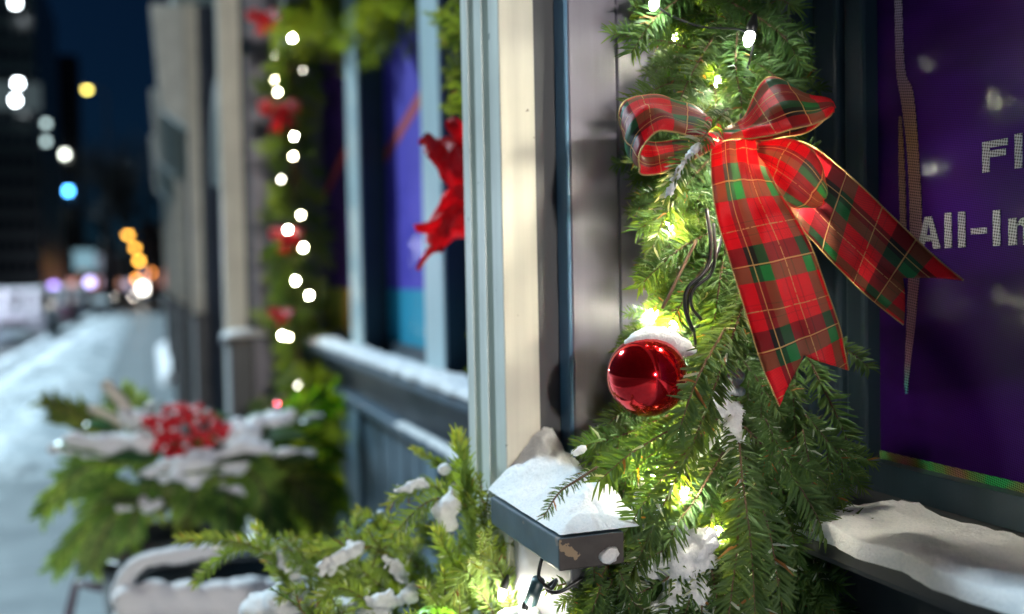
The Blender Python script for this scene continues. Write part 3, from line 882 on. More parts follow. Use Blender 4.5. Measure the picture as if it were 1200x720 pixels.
# branches that can be followed one by one
H = [
 ([(880,330,.82),(848,425,.80),(812,520,.79),(768,612,.785),(728,700,.78)], .0180, 11, 0.05, 40),
 ([(862,470,.84),(870,560,.80),(880,640,.785),(886,740,.775)], .0190, 11, 0.05, 22),
 ([(862,488,.85),(915,535,.82),(955,592,.81),(986,640,.80)], .0175, 11, 0.04, 35),
 ([(866,500,.86),(900,560,.84),(925,620,.83),(938,690,.82)], .0165, 10, 0.12, 35),
 ([(945,415,.86),(972,470,.845),(990,510,.84),(1003,552,.83)], .0165, 11, 0.0, 40),
 ([(935,420,.87),(930,470,.86),(935,520,.85),(948,560,.84)], .0160, 10, 0.0, 40),
 ([(975,400,.86),(1000,415,.85),(1019,432,.845)], .0120, 11, 0.0, 45),
 ([(800,478,.87),(755,500,.86),(715,515,.855),(678,524,.85)], .0160, 11, 0.08, 40),
 ([(800,500,.87),(758,540,.86),(728,568,.855),(704,604,.85)], .0165, 11, 0.02, 40),
 ([(790,470,.88),(750,478,.87),(718,492,.865),(694,540,.86)], .0160, 10, 0.02, 40),
 ([(838,270,.86),(800,290,.845),(770,315,.84),(748,338,.835)], .0165, 10, 0.0, 38),
 ([(832,300,.86),(808,340,.845),(790,372,.84),(776,398,.835)], .0160, 10, 0.0, 38),
 ([(835,215,.86),(800,235,.85),(770,255,.845),(748,270,.84)], .0165, 10, 0.04, 38),
 ([(838,180,.86),(806,215,.845),(782,248,.84),(765,290,.835)], .0165, 10, 0.15, 38),
 ([(872,285,.85),(864,350,.83),(848,410,.82),(826,470,.815)], .0165, 10, 0.04, 40),
 ([(856,260,.86),(845,320,.84),(836,380,.835),(822,430,.83)], .0160, 10, 0.04, 40),
 ([(852,128,.80),(826,160,.772),(802,190,.765),(782,232,.77)], .0150, 10, 0.55, 38),
 ([(820,60,.88),(785,50,.86),(750,45,.855),(716,40,.85)], .0160, 11, 0.0, 42),
 ([(815,90,.88),(780,100,.86),(755,112,.855),(734,122,.85)], .0150, 10, 0.0, 42),
 ([(850,20,.87),(820,70,.84),(800,110,.83),(788,150,.825)], .0165, 10, 0.12, 40),
 ([(865,30,.86),(862,75,.84),(868,115,.83),(872,150,.825)], .0160, 10, 0.06, 40),
 ([(860,60,.87),(895,80,.85),(920,100,.845),(935,118,.84)], .0160, 10, 0.0, 40),
 ([(850,0,.87),(895,25,.85),(922,48,.845),(940,80,.84)], .0160, 10, 0.0, 40),
 ([(840,-30,.87),(885,-12,.85),(915,0,.845),(938,12,.84)], .0150, 10, 0.0, 40),
 ([(835,-20,.87),(795,0,.85),(765,25,.845),(740,62,.84)], .0165, 10, 0.03, 40),
 ([(845,620,.85),(808,655,.82),(765,690,.81),(725,722,.80)], .0165, 10, 0.25, 38),
 ([(850,560,.86),(800,600,.83),(762,610,.82),(735,600,.815)], .0150, 10, 0.15, 38),
 ([(845,520,.86),(790,570,.835),(760,600,.825),(742,640,.82)], .0165, 10, 0.10, 38),
 ([(858,640,.85),(835,690,.82),(815,735,.81)], .0165, 10, 0.15, 38),
 ([(868,560,.85),(905,640,.82),(915,700,.81),(918,760,.80)], .0165, 10, 0.0, 38),
 ([(850,470,.86),(842,540,.835),(836,590,.825),(828,640,.82)], .0165, 10, 0.05, 40),
]
for i, (pix, L, pc, fr, spd) in enumerate(H):
    hero(pix, L * 1.1, pc * 1.35, 500 + i, gar, fr * 0.6, spd)
for i, q in enumerate([
   [(872,500,.82),(925,555,.80),(950,592,.795),(968,628,.79)], [(866,515,.82),(892,590,.80),(905,640,.792),(914,700,.785)],
   [(848,530,.82),(815,585,.80),(795,612,.792),(782,640,.787)], [(842,490,.82),(790,545,.80),(758,585,.79),(733,625,.783)],
   [(832,478,.83),(775,510,.81),(735,535,.80),(700,566,.793)], [(866,570,.81),(864,640,.79),(858,690,.783),(850,750,.778)],
   [(850,385,.80),(824,430,.782),(808,468,.776),(796,505,.772)]]):
    hero(q, .0205, 9, 560 + i, gar, 0.03, 26, 60, 0.0026)
# small flat sprig lying over the drift
hero([(700,548,.80),(678,562,.76),(655,578,.745),(637,606,.735)], .0085, 9, 610, gar, 0.05, 12, 55, 0.0014)

# drooping mass of boughs that hides the end of the ledge block
rng = random.Random(77)
for i in range(105):
    px_, py_ = rng.uniform(705, 960), rng.uniform(470, 760)
    if px_ > 900 and rng.random() < .45: continue
    if py_ < 560 and px_ < 740: continue
    z_ = rng.uniform(.82, .90) if rng.random() < .8 else rng.uniform(.79, .82)
    if 735 < px_ < 860 and py_ > 500: z_ = rng.uniform(.85, .91)
    p = P(px_, py_, z_)
    dx_ = (px_ - 840) / 130.0
    d = SIDE * (dx_ * .55 + rng.uniform(-.35, .35)) + Vector((0, 0, -1)) + TOC * rng.uniform(.05, .5)
    m4 = aim(p, d, rng.uniform(-.6, .6), rng.uniform(.5, .85), TOC + Vector((0, 0, .4)))
    place('fir_sprig', rng.choice(protos), m4, gar)

# ------------------------------------------------------------------ string lights on the near garland
def string(name, cable_px, bulbs, label, group=None, r=0.0011, br=0.004, mat=None, loc=None):
    pts = spline([tuple(P(*q)) for q in cable_px], 8)
    t = thing(name, tuple(pts[-1] if loc is None else loc), label, 'string lights', group)
    b = MB(); b.tube(pts, r, 6); b.build('cable', MT['black'], t)
    for q in bulbs:
        p = P(*q[:3]); k = br * (q[3] if len(q) > 3 else 1.0)
        ax = Vector((0.25, -0.4, -0.85)).normalized()
        b = MB(); b.lathe([(0.0001, 2.6 * k), (0.5 * k, 2.3 * k), (0.95 * k, 1.0 * k), (0.8 * k, 0.0), (0.0001, -0.02 * k)], p, 10, 0, ax)
        bl = b.build('bulb', q[4] if len(q) > 4 else (mat[int(q[0] * 7 + q[1]) % 3] if isinstance(mat, list) else mat) or m_bulb, t)
        b = MB(); b.lathe([(0.0001, -0.05 * k), (0.9 * k, -0.05 * k), (0.95 * k, -1.6 * k), (0.35 * k, -4.0 * k), (0.0001, -4.1 * k)], p, 10, 0, ax)
        b.build('socket', MT['black'], bl)
    return t
string('string_lights', [(800,-40,.86),(768,2,.835),(815,30,.845),(880,42,.82),(868,110,.84),(868,175,.80),(852,235,.815),(840,300,.81),(812,338,.808),(806,368,.81),(815,400,.825),(820,500,.85),(800,575,.835),(830,650,.85),(850,730,.85)],
       [(768,0,.832,1.1,m_bulb_soft),(879,40,.822,1.25,m_bulb_soft),(890,186,.788,2.1),(790,378,.852,1.0),(766,364,.888,1.2),(792,40,.895,0.9),(803,572,.790,0.85),(768,548,.838,0.9),(792,500,.85,0.8),(842,618,.83,0.7),(886,60,.928,0.38,m_bulb_soft),(874,190,.925,0.38,m_bulb_soft),(842,92,.868,0.9),(785,262,.855,0.9)],  # includes extra bulbs, added and hidden in the sprigs to brighten foliage and reveal
       'black cable with bright white bulbs wound through the near fir garland')
b = MB()
b.tube(spline([tuple(P(*q)) for q in [(828,245,.805),(833,290,.80),(826,318,.798),(806,338,.798),(803,362,.80),(812,388,.81)]], 8), 0.0016, 7)
b.tube(spline([tuple(P(*q)) for q in [(836,262,.806),(838,300,.80),(832,322,.80),(812,340,.80),(811,360,.802),(822,375,.81)]], 8), 0.0014, 7)
ROOT_T = [o for o in bpy.data.objects if o.name == 'string_lights'][0]
b.build('cable', MT['black'], ROOT_T)
b = MB(); b.tube(spline([tuple(P(*q)) for q in [(816,282,.815),(798,318,.805),(785,345,.80),(776,362,.80)]], 5), [0.0013] * 16, 6); b.build('twig', MT['brown'], gar)

# ------------------------------------------------------------------ plaid bow
def plaid():
    m, n, l, b = nt('tartan_ribbon')
    uv = node(n, 'ShaderNodeUVMap'); uv.uv_map = 'UVMap'
    sp = node(n, 'ShaderNodeSeparateXYZ'); l.new(uv.outputs[0], sp.inputs[0])
    R, D, G, K = (0.74, 0.004, 0.020), (0.34, 0.003, 0.012), (0.010, 0.20, 0.055), (0.006, 0.006, 0.008)
    u = sp.outputs[0]
    v = math_(n, l, 'FRACT', math_(n, l, 'MULTIPLY', sp.outputs[1], 1 / 1.0))
    cu = ramp_(n, l, u, [(0, R), (0.20, K), (0.33, G), (0.46, R), (0.57, D), (0.58, R), (0.71, D), (0.72, R), (0.85, G), (0.955, R)], 'CONSTANT')
    cv = ramp_(n, l, v, [(0, R), (0.15, D), (0.16, R), (0.31, D), (0.32, R), (0.44, K), (0.68, K), (0.69, G), (0.87, G), (0.88, R)], 'CONSTANT')
    pr = mix_(n, l, 1.0, cu, cv, 'MULTIPLY')
    gm = node(n, 'ShaderNodeGamma'); l.new(pr, gm.inputs[0]); gm.inputs[1].default_value = 0.5
    col = mix_(n, l, 0.38, mix_(n, l, 0.5, cu, cv), gm.outputs[0])
    # woven threads
    wv = math_(n, l, 'SINE', math_(n, l, 'MULTIPLY', sp.outputs[0], 2 * PI * 44))
    wu = math_(n, l, 'SINE', math_(n, l, 'MULTIPLY', sp.outputs[1], 2 * PI * 44))
    th = math_(n, l, 'MULTIPLY_ADD', math_(n, l, 'MULTIPLY', wv, wu), 0.34, 0.95)
    cb = node(n, 'ShaderNodeCombineColor')
    for i in range(3): l.new(th, cb.inputs[i])
    col = mix_(n, l, 1.0, col, cb.outputs[0], 'MULTIPLY')
    gold = (0.62, 0.42, 0.16)
    def line(src, c, w):
        return math_(n, l, 'LESS_THAN', math_(n, l, 'ABSOLUTE', math_(n, l, 'SUBTRACT', src, c)), w)
    nz = node(n, 'ShaderNodeTexNoise'); nz.inputs['Scale'].default_value = 25.0
    l.new(uv.outputs[0], nz.inputs[0])
    dash = math_(n, l, 'GREATER_THAN', nz.outputs[0], 0.40)
    ln = math_(n, l, 'MAXIMUM', math_(n, l, 'MAXIMUM', line(u, 0.265, 0.006), line(v, 0.67, 0.008)), math_(n, l, 'MULTIPLY', math_(n, l, 'MAXIMUM', line(u, 0.645, 0.005), line(v, 0.23, 0.006)), dash))
    col = mix_(n, l, ln, col, gold)
    l.new(col, b.inputs['Base Color'])
    b.inputs['Roughness'].default_value = 0.42
    b.inputs['Sheen Weight'].default_value = 0.04
    bp = node(n, 'ShaderNodeBump'); bp.inputs['Strength'].default_value = 0.25; bp.inputs['Distance'].default_value = 0.0006
    l.new(math_(n, l, 'MULTIPLY', wv, wu), bp.inputs['Height']); l.new(bp.outputs[0], b.inputs['Normal'])
    tr = node(n, 'ShaderNodeBsdfTranslucent'); l.new(mix_(n, l, 0.12, mix_(n, l, 1.0, col, (1.6, 1.4, 1.3), 'MULTIPLY'), (0.9, 0.75, 0.65)), tr.inputs[0])
    mx = node(n, 'ShaderNodeMixShader'); mx.inputs[0].default_value = 0.5
    l.new(b.outputs[0], mx.inputs[1]); l.new(tr.outputs[0], mx.inputs[2]); sh = node(n, 'ShaderNodeBsdfTransparent'); m2 = node(n, 'ShaderNodeMixShader'); m2.inputs[0].default_value = 0.0
    l.new(mx.outputs[0], m2.inputs[1]); l.new(sh.outputs[0], m2.inputs[2])
    l.new(m2.outputs[0], n['Material Output'].inputs[0])
    return m
m_plaid = plaid()
m_gold = plain('gold_wire_edge', (0.55, 0.36, 0.14), 0.35, 0.8)
def ribbon(name, A, B, parent, mat, v0=0.0, notch=0.0, sag=0.004, thick=0.0006, width=0.064, edge=True, ripple=0.0022, seed=0, pix=True, nu=14):
    """strip between two edges, bulging by sag across its width; notch cuts the swallow tail"""
    cA = spline([tuple(P(*q)) if pix else q for q in A], 9); cB = spline([tuple(P(*q)) if pix else q for q in B], 9)
    n = len(cA)
    L = [0.0]
    for i in range(1, n): L.append(L[-1] + ((cA[i] + cB[i] - cA[i-1] - cB[i-1]) * 0.5).length)
    def at(c, s):
        s = max(0, min(L[-1], s)); k = 0
        while k < n - 2 and L[k + 1] < s: k += 1
        return c[k].lerp(c[k + 1], (s - L[k]) / max(1e-9, L[k + 1] - L[k]))
    vs, uvs, fs = [], [], []
    rows = int(n * 1.3)
    for i in range(rows + 1):
        for j in range(nu + 1):
            u = j / nu
            end = L[-1] - notch * (1 - abs(2 * u - 1)) + (0.0012 * noise.noise(Vector((u * 37, seed, 2))) if notch else 0)
            s = end * i / rows
            a, c = at(cA, s), at(cB, s)
            T = ((at(cA, s + .002) + at(cB, s + .002)) - (at(cA, s - .002) + at(cB, s - .002))).normalized()
            nn = T.cross(c - a).normalized()
            if pix and nn.dot(CAM - a) < 0: nn = -nn
            bul = sag * (1 - (2 * u - 1) ** 2) + ripple * (noise.noise(Vector((u * 3.1, s * 45, seed))) * 1.6 + noise.noise(Vector((u * 7.0 + s * 20, s * 22, seed + 5.5))) * 1.1)
            vs.append(a.lerp(c, u) + nn * bul)
            uvs.append((u, v0 + s / width))
    for i in range(rows):
        for j in range(nu):
            q = i * (nu + 1) + j
            fs.append((q, q + 1, q + nu + 2, q + nu + 1))
    mb = MB(); mb.add(vs, fs, 0, 0.5, uvs)
    o = mb.build(name, mat, parent)
    so = o.modifiers.new('thickness', 'SOLIDIFY'); so.thickness = thick; so.offset = 0
    if edge:
        for j in (0, nu):
            pts = [vs[i * (nu + 1) + j] for i in range(rows + 1)]
            fine = spline([tuple(p) for p in pts], 6)
            rs = [0.00035 + 0.00045 * abs(math.sin(k * 0.9)) for k in range(len(fine))]
            mb = MB(); mb.tube(fine, rs, 6); mb.build('gold_edge', m_gold, o)
    return o
kn = P(862, 160, .79)
bow = thing('plaid_bow', tuple(kn), 'large red and green tartan ribbon bow with gold edges tied on the near garland', 'bow')
ribbon('tail', [(833,172,.782),(834,205,.772),(840,255,.766),(856,308,.766),(872,360,.770),(893,428,.775),(914,478,.780)],
               [(893,167,.782),(902,205,.766),(924,240,.756),(950,288,.752),(969,340,.755),(985,388,.762),(994,434,.770)], bow, m_plaid, 0.10, 0.030, 0.006, seed=1)
ribbon('tail', [(900,168,.800),(940,166,.786),(977,190,.768),(1012,221,.762),(1052,260,.758),(1092,298,.752),(1129,329,.745)],
               [(895,205,.806),(915,240,.799),(947,276,.788),(984,316,.778),(1012,343,.772),(1036,363,.766),(1059,381,.760)], bow, m_plaid, 0.55, 0.028, 0.004, seed=2)
ribbon('loop', [(842,166,.786),(806,157,.772),(774,154,.760),(752,172,.752),(752,204,.756),(790,198,.768),(842,172,.784)],
               [(842,148,.810),(808,122,.815),(762,111,.805),(730,122,.790),(737,160,.796),(786,168,.806),(840,158,.806)], bow, m_plaid, 0.2, 0, 0.003, seed=3)
ribbon('loop', [(846,166,.786),(886,160,.772),(932,151,.762),(966,142,.758),(974,132,.764),(945,156,.775),(868,166,.786)],
               [(846,152,.806),(872,138,.808),(899,94,.808),(942,106,.802),(975,120,.800),(952,136,.806),(866,158,.806)], bow, m_plaid, 0.65, 0, 0.003, seed=4)
ribbon('fold', [(892,166,.782),(926,163,.768),(953,178,.761),(964,203,.765),(961,222,.776)],
               [(893,196,.782),(903,220,.772),(918,236,.766),(936,245,.768),(952,240,.777)], bow, m_plaid, 0.9, 0, 0.009, seed=5)
b = MB()
kp = [tuple(P(*q)) for q in [(838,158,.792),(852,164,.790),(872,166,.790),(894,168,.790)]]
b.tube(spline(kp, 6), [0.003 + 0.0035 * math.sin(PI * i / 18) for i in range(19)], 12)
k_ = b.build('knot', plain('red_ribbon_knot', (0.5, 0.012, 0.02), 0.45), bow)

# ------------------------------------------------------------------ red bauble
m_red = nt('red_mirror_glass'); m_, n_, l_, b_ = m_red
b_.inputs['Base Color'].default_value = (0.86, 0.008, 0.014, 1); b_.inputs['Metallic'].default_value = 0.93; b_.inputs['Roughness'].default_value = 0.09
b_.inputs['Coat Weight'].default_value = 0.6; b_.inputs['Coat Roughness'].default_value = 0.02
m_red = m_
bc = P(758, 441, .800); br_ = 0.0325
bau = thing('bauble', tuple(bc), 'shiny red ball ornament capped with snow hanging beside the near garland', 'ornament')
b = MB(); b.ball(bc, br_, 48); b.build('ball', m_red, bau)
capd = (P(800, 405, .83) - bc).normalized()
b = MB(); b.lathe([(0.0001, 0.040), (0.007, 0.040), (0.0085, 0.036), (0.009, 0.030), (0.0092, 0.0295)], bc, 16, 0, capd); b.build('cap', plain('gold_cap', (0.7, 0.5, 0.2), 0.3, 1.0), bau)
b = MB(); b.tube([bc + capd * 0.040, bc + capd * 0.055, P(826, 372, .87)], 0.0007, 6); b.build('hanger', MT['black'], bau)
bl = []
for (x, y, z, r) in [(738,402,.795,.0055),(748,397,.795,.008),(760,394,.797,.0105),(772,395,.80,.012),(784,400,.803,.012),(796,406,.806,.0105),(806,412,.81,.008),(770,404,.80,.010),(788,409,.805,.009)]:
    bl.append((P(x, y, z), r, (1, 1, 0.72)))
snow(bl, 'smooth cap of snow on top of the red ball ornament', 0.0018, 0.002)

# ------------------------------------------------------------------ small second ball deep in the garland
b2 = P(832, 556, .895)
bau2 = thing('bauble', tuple(b2), 'small red ball ornament tucked deep in the lower near garland', 'ornament')
b = MB(); b.ball(b2, 0.017, 24); b.build('ball', m_red, bau2)
b = MB(); b.lathe([(0.006, 0.016), (0.006, 0.022), (0.0001, 0.022)], b2, 12); b.build('cap', MT['brown'], bau2)

# ------------------------------------------------------------------ snow caught in the near garland
def heap(x0, y0, x1, y1, z0, z1, wid, r, n, label, seed, **k):
    """lumps scattered round a line between two places"""
    rg_ = random.Random(seed); bl = []
    for i in range(n):
        t = rg_.random()
        p = P(x0 + (x1 - x0) * t + rg_.gauss(0, wid), y0 + (y1 - y0) * t + rg_.gauss(0, wid * .6), z0 + (z1 - z0) * t + rg_.uniform(-.3, .3) * r * 2)
        bl.append((p, r * rg_.uniform(.45, 1.15), (1, 1, .8)))
    return snow(bl, label, **k)
rng = random.Random(55); bl = []
for (x0, y0, x1, y1, n, r) in ((806,645,795,672,14,.0120),(815,650,828,712,14,.010),(795,668,778,715,12,.010),(800,645,738,668,22,.0070),(815,640,838,630,10,.008),(800,690,765,724,10,.008),(800,645,797,622,6,.006),(742,690,700,716,14,.006)):
    for i in range(n):
        t = rng.random()
        bl.append((P(x0 + (x1-x0)*t + rng.gauss(0, 5), y0 + (y1-y0)*t + rng.gauss(0, 5), .799 + rng.uniform(-.005, .005)), r * rng.uniform(.6, 1.1), (1, 1, .85)))
snow(bl, 'big lump of snow caught on the lowest boughs of the near garland', 0.0015, 0.005)
for i, q in enumerate([
   [(815,640,.805),(790,672,.792),(760,690,.790),(738,700,.788)], [(822,650,.805),(812,690,.79),(800,730,.788)], [(828,640,.805),(838,690,.79),(842,740,.788)],
   [(800,640,.80),(770,648,.793),(745,668,.790),(722,690,.78)], [(805,655,.80),(790,700,.790),(775,745,.78)], [(815,660,.80),(822,700,.790),(822,745,.78)]]):
    hero(q, .015, 7, 700 + i, gar, 0.1, 38)
heap(848, 440, 860, 520, .842, .825, 7, .0095, 26, 'soft pocket of snow where the boughs of the near garland fork', 12, voxel=.0015, disp=.005)
snow_line([(862,515,.822),(868,550,.808),(872,585,.803)], 0.0040, 'long streak of snow down the middle bough of the near garland', seed=1)
snow_line([(850,480,.835),(835,515,.82),(808,545,.805),(785,575,.80),(770,600,.797)], 0.0045, 'streak of snow along the left bough of the near garland', seed=2)
snow_line([(880,505,.845),(902,522,.83),(918,540,.825)], 0.0042, 'bluish crust of snow on the upper right bough of the near garland', seed=3)
snow_line([(880,560,.845),(895,585,.835),(915,598,.83),(930,610,.828)], 0.0040, 'frosty crust of snow on the lower right bough of the near garland', seed=4)
snow_line([(755,560,.825),(744,590,.82),(738,612,.815)], 0.0040, 'narrow patch of snow on the left drooping bough', seed=5)
snow_line([(692,522,.848),(680,527,.846),(672,530,.845)], 0.0040, 'white tip of snow on the sprig above the ledge', seed=6)
snow_line([(745,690,.80),(725,705,.795),(705,712,.79)], 0.0065, 'snow crusted on the lowest left sprig of the near garland', seed=7)
snow_line([(905,640,.825),(912,670,.82),(910,700,.815)], 0.0040, 'pale frozen patch on the lowest right bough of the near garland', seed=8)
snow([(P(712,652,.765), .008), (P(716,648,.765), .007)], 'small round blob of snow stuck at the end of the ledge block', 0.0018, 0.002)
snow_line([(820,168,.768),(808,182,.764),(798,196,.764),(790,212,.766),(782,228,.769)], 0.0042, 'frosting of snow on the sprig that crosses the left bow loop', seed=9)
# ------------------------------------------------------------------ planted evergreens in front of the near pilaster
pot_c = P(480, 830, 1.12)
pl = thing('evergreen_planting', tuple(pot_c), 'snow dusted cut fir boughs standing in a planter in front of the fluted pilaster', 'plant')
FP = [MT['firpale'], MT['brown']]
G = [
 ([(566,700,.98),(556,640,.98),(547,575,.98),(536,512,.98)], .0200, 16, 0.0, 65, 42),
 ([(540,590,1.0),(512,585,.99),(488,598,.98),(460,628,.97)], .0170, 9, 0.02, 20, 58),
 ([(540,585,1.02),(505,570,1.02),(475,578,1.02),(455,592,1.02)], .0150, 9, 0.03, 35, 58),
 ([(566,720,.95),(580,670,.94),(592,640,.94),(606,634,.93)], .0130, 13, 0.02, 55, 45),
 ([(340,700,1.10),(312,650,1.09),(270,634,1.08),(209,633,1.07)], .0150, 10, 0.06, 40, 55),
 ([(325,650,1.1),(290,640,1.09),(258,655,1.08),(228,684,1.07)], .0130, 10, 0.06, 40, 55),
 ([(350,725,1.1),(338,690,1.09),(318,650,1.09),(300,618,1.09)], .0140, 10, 0.1, 40, 55),
 ([(500,700,1.06),(455,650,1.05),(415,640,1.04),(362,648,1.03)], .0160, 10, 0.06, 40, 58),
 ([(500,720,1.05),(450,690,1.04),(420,670,1.03),(380,690,1.02)], .0150, 10, 0.08, 40, 58),
 ([(520,720,1.08),(480,650,1.07),(445,615,1.07),(420,600,1.07)], .0150, 10, 0.08, 40, 58),
 ([(560,640,1.06),(530,560,1.06),(508,540,1.06),(485,526,1.06)], .0110, 11, 0.0, 50, 50),
 ([(548,730,.97),(545,690,.96),(525,650,.95),(510,620,.95)], .0160, 10, 0.04, 40, 55),
 ([(585,730,.93),(560,690,.92),(545,670,.91),(530,700,.90)], .0160, 10, 0.0, 40, 55),
 ([(600,740,.92),(596,700,.91),(588,672,.91),(570,650,.91)], .0150, 10, 0.0, 40, 55),
 ([(460,740,1.0),(430,705,.99),(400,690,.98),(372,702,.97)], .0150, 10, 0.06, 40, 55),
 ([(400,740,1.04),(380,700,1.03),(350,690,1.02),(328,702,1.02)], .0130, 9, 0.1, 40, 55),
 ([(575,610,1.0),(600,640,.99),(615,660,.985),(625,680,.98)], .0140, 10, 0.0, 40, 55),
]
for i, (pix, L, pc, fr, spd, an) in enumerate(G):
    hero(pix, L, pc * 1.5, 800 + i, pl, fr, spd, an, 0.0021, FP, True, 0.45)
# juniper twig with stubby scales
hero([(372,735,.95),(350,712,.95),(334,700,.95),(318,691,.95)], .0075, 6, 850, pl, 0, 60, 32, 0.0013)
hero([(352,715,.95),(348,700,.95),(346,690,.95)], .0070, 6, 851, pl, 0, 60, 32, 0.0013)
pro2 = [sprig_proto(200 + i, 0.09 + 0.01 * i, 0.0150, 12, side=3, mats=FP, frost=0.06) for i in range(4)]
rng = random.Random(5)
for i in range(56):
    px_ = rng.uniform(330, 640); py_ = rng.uniform(655, 800)
    if px_ > 590 and py_ < 735: continue
    z_ = rng.uniform(1.0, 1.2) if px_ < 560 else rng.uniform(0.93, 1.0)
    p = P(px_, py_, z_)
    d = Vector((rng.uniform(-.6, .6), rng.uniform(-.7, .2), rng.uniform(0.1, 0.9)))
    place('fir_sprig', rng.choice(pro2), aim(p, d, rng.uniform(-1, 1), rng.uniform(.6, .95), CAM - p), pl)
b = MB()
c0 = Vector((-1.02, 0.02, 0))
b.lathe([(0.0001, 0.55), (0.17, 0.55), (0.21, 0.62), (0.24, 0.80), (0.255, 1.00), (0.27, 1.02), (0.27, 1.05), (0.24, 1.05), (0.235, 1.0), (0.0001, 1.0)], (P(480, 760, 1.12).x, P(480, 760, 1.12).y, -0.06), 32)
pot = thing('planter_pot', (P(480, 760, 1.12).x, P(480, 760, 1.12).y, 0.0), 'dark round pot under the fir boughs in front of the near pilaster', 'pot')
b.build('bowl', MT['charcoal'], pot)
b = MB(); b.lathe([(0.0001, 0.001), (0.2, 0.001), (0.19, 0.05), (0.09, 0.12), (0.08, 0.42), (0.16, 0.488), (0.0001, 0.488)], (pot.location.x, pot.location.y, 0), 32); b.build('foot', MT['charcoal'], pot)

snow([(P(x, y, z), r) for x, y, z, r in [(530,590,.985,.014),(520,600,.985,.013),(525,615,.985,.011),(512,597,.985,.009),(535,572,.99,.009),(520,550,1.0,.008)]], 'fluffy clump of snow on the upright bough beside the fluted pilaster', 0.0025, 0.005)
snow([(P(x, y, z), r) for x, y, z, r in [(568,585,.99,.010),(575,592,.985,.012),(566,600,.985,.010),(578,580,.99,.007)]], 'clump of snow lodged against the foot of the fluted pilaster', 0.0025, 0.005)
snow_line([(425,640,1.03),(405,648,1.03),(388,662,1.025),(375,672,1.02)], 0.010, 'snow lying along the middle bough of the planting', seed=11)
snow_line([(452,655,1.02),(470,672,1.015),(482,690,1.01)], 0.0095, 'slanting strip of snow on the boughs under the glass cone', seed=12)
snow_line([(500,568,1.01),(485,569,1.01),(470,574,1.01)], 0.008, 'thin cap of snow on the arching bough tip', seed=13)
snow_line([(425,700,.99),(450,706,.985),(478,700,.98)], 0.011, 'snow strip low on the planting beside the lime green ball', seed=14)
snow_line([(330,640,1.085),(345,670,1.08),(352,700,1.08)], 0.011, 'snow crust running down the left boughs of the planting', seed=15)
snow_line([(248,640,1.075),(256,636,1.075)], 0.0065, 'tiny tuft of snow on the brown tipped bough', seed=16)
snow([(P(x, y, z), r) for x, y, z, r in [(340,705,1.1,.03),(370,716,1.1,.03),(400,722,1.05,.025),(310,715,1.12,.028),(440,722,1.0,.02)]], 'snow heaped at the bottom of the planting left of the lime green ball', 0.004, 0.008)
snow([(P(x, y, z), r) for x, y, z, r in [(640,735,.87,.028),(665,725,.87,.026),(610,740,.88,.028),(690,745,.86,.02)]], 'pale snow mound glowing under the ledge block', 0.003, 0.006)

# lime green filigree ball
lime = thing('ornament_ball', tuple(P(511, 742, .93)), 'lime green ball ornament with cut out leaf pattern low among the fir boughs', 'ornament')
m, n, l, bb = nt('lime_glitter')
tc = node(n, 'ShaderNodeTexCoord'); n1 = node(n, 'ShaderNodeTexNoise'); n1.inputs['Scale'].default_value = 900
l.new(tc.outputs['Object'], n1.inputs[0])
l.new(ramp_(n, l, n1.outputs[0], [(0.35, (0.16, 0.42, 0.02)), (0.65, (0.36, 0.72, 0.06))]), bb.inputs['Base Color']); bb.inputs['Roughness'].default_value = 0.4
b = MB(); b.ball(P(511, 742, .93), 0.0235, 24); b.build('inner_ball', plain('dark_green_core', (0.02, 0.05, 0.01), 0.5), lime)
def filigree(c, r):
    bm = bmesh.new()
    bmesh.ops.create_icosphere(bm, subdivisions=4, radius=r)
    rg_ = random.Random(4)
    holes = []
    for k in range(90):
        h = 1 - 2 * (k + .5) / 90; a = k * 2.39996
        d = Vector((math.sqrt(1-h*h)*math.cos(a), math.sqrt(1-h*h)*math.sin(a), h))
        t = d.cross(Vector((rg_.uniform(-1,1), rg_.uniform(-1,1), rg_.uniform(-1,1)))).normalized()
        holes.append((d, t))
    kill = []
    for f in bm.faces:
        q = f.calc_center_median().normalized()
        for d, t in holes:
            e = q - d
            a = e.dot(t); c2 = e.dot(d.cross(t))
            if (a / 0.12) ** 2 + (c2 / 0.042) ** 2 < 1: kill.append(f); break
    bmesh.ops.delete(bm, geom=kill, context='FACES')
    bm.verts.index_update()
    mb = MB(); mb.add([c + v.co for v in bm.verts], [tuple(v.index for v in f.verts) for f in bm.faces]); bm.free()
    return mb
o = filigree(P(511, 742, .93), 0.0262).build('filigree_shell', m, lime)
so = o.modifiers.new('thickness', 'SOLIDIFY'); so.thickness = 0.0012
# clear bulb cover among the boughs
m, n, l, bb = nt('frosted_clear_plastic')
bb.inputs['Base Color'].default_value = (0.45, 0.62, 0.78, 1); bb.inputs['Roughness'].default_value = 0.12; bb.inputs['Transmission Weight'].default_value = 0.55
cone = thing('clear_cone', tuple(P(445, 625, 1.12)), 'clear bluish plastic cone ornament with a white ball for its round glint among the fir boughs', 'ornament')
cb_, ct_ = P(424, 636, 1.12), P(450, 598, 1.10)
b = MB(); L_ = (ct_ - cb_).length
b.lathe([(0.0001, 0), (0.020, 0.0), (0.019, 0.004), (0.011, L_ * .75), (0.010, L_), (0.0001, L_ + 0.004)], cb_ + Vector((0, 0, -0.006)), 20, 0, ct_ - cb_); b.build('shell', m, cone)
b = MB(); b.ball(P(446, 604, 1.085), 0.0055, 14); b.build('glint_ball', MT['snow'], cone)  # white ball modelled in place of the highlight on the cone

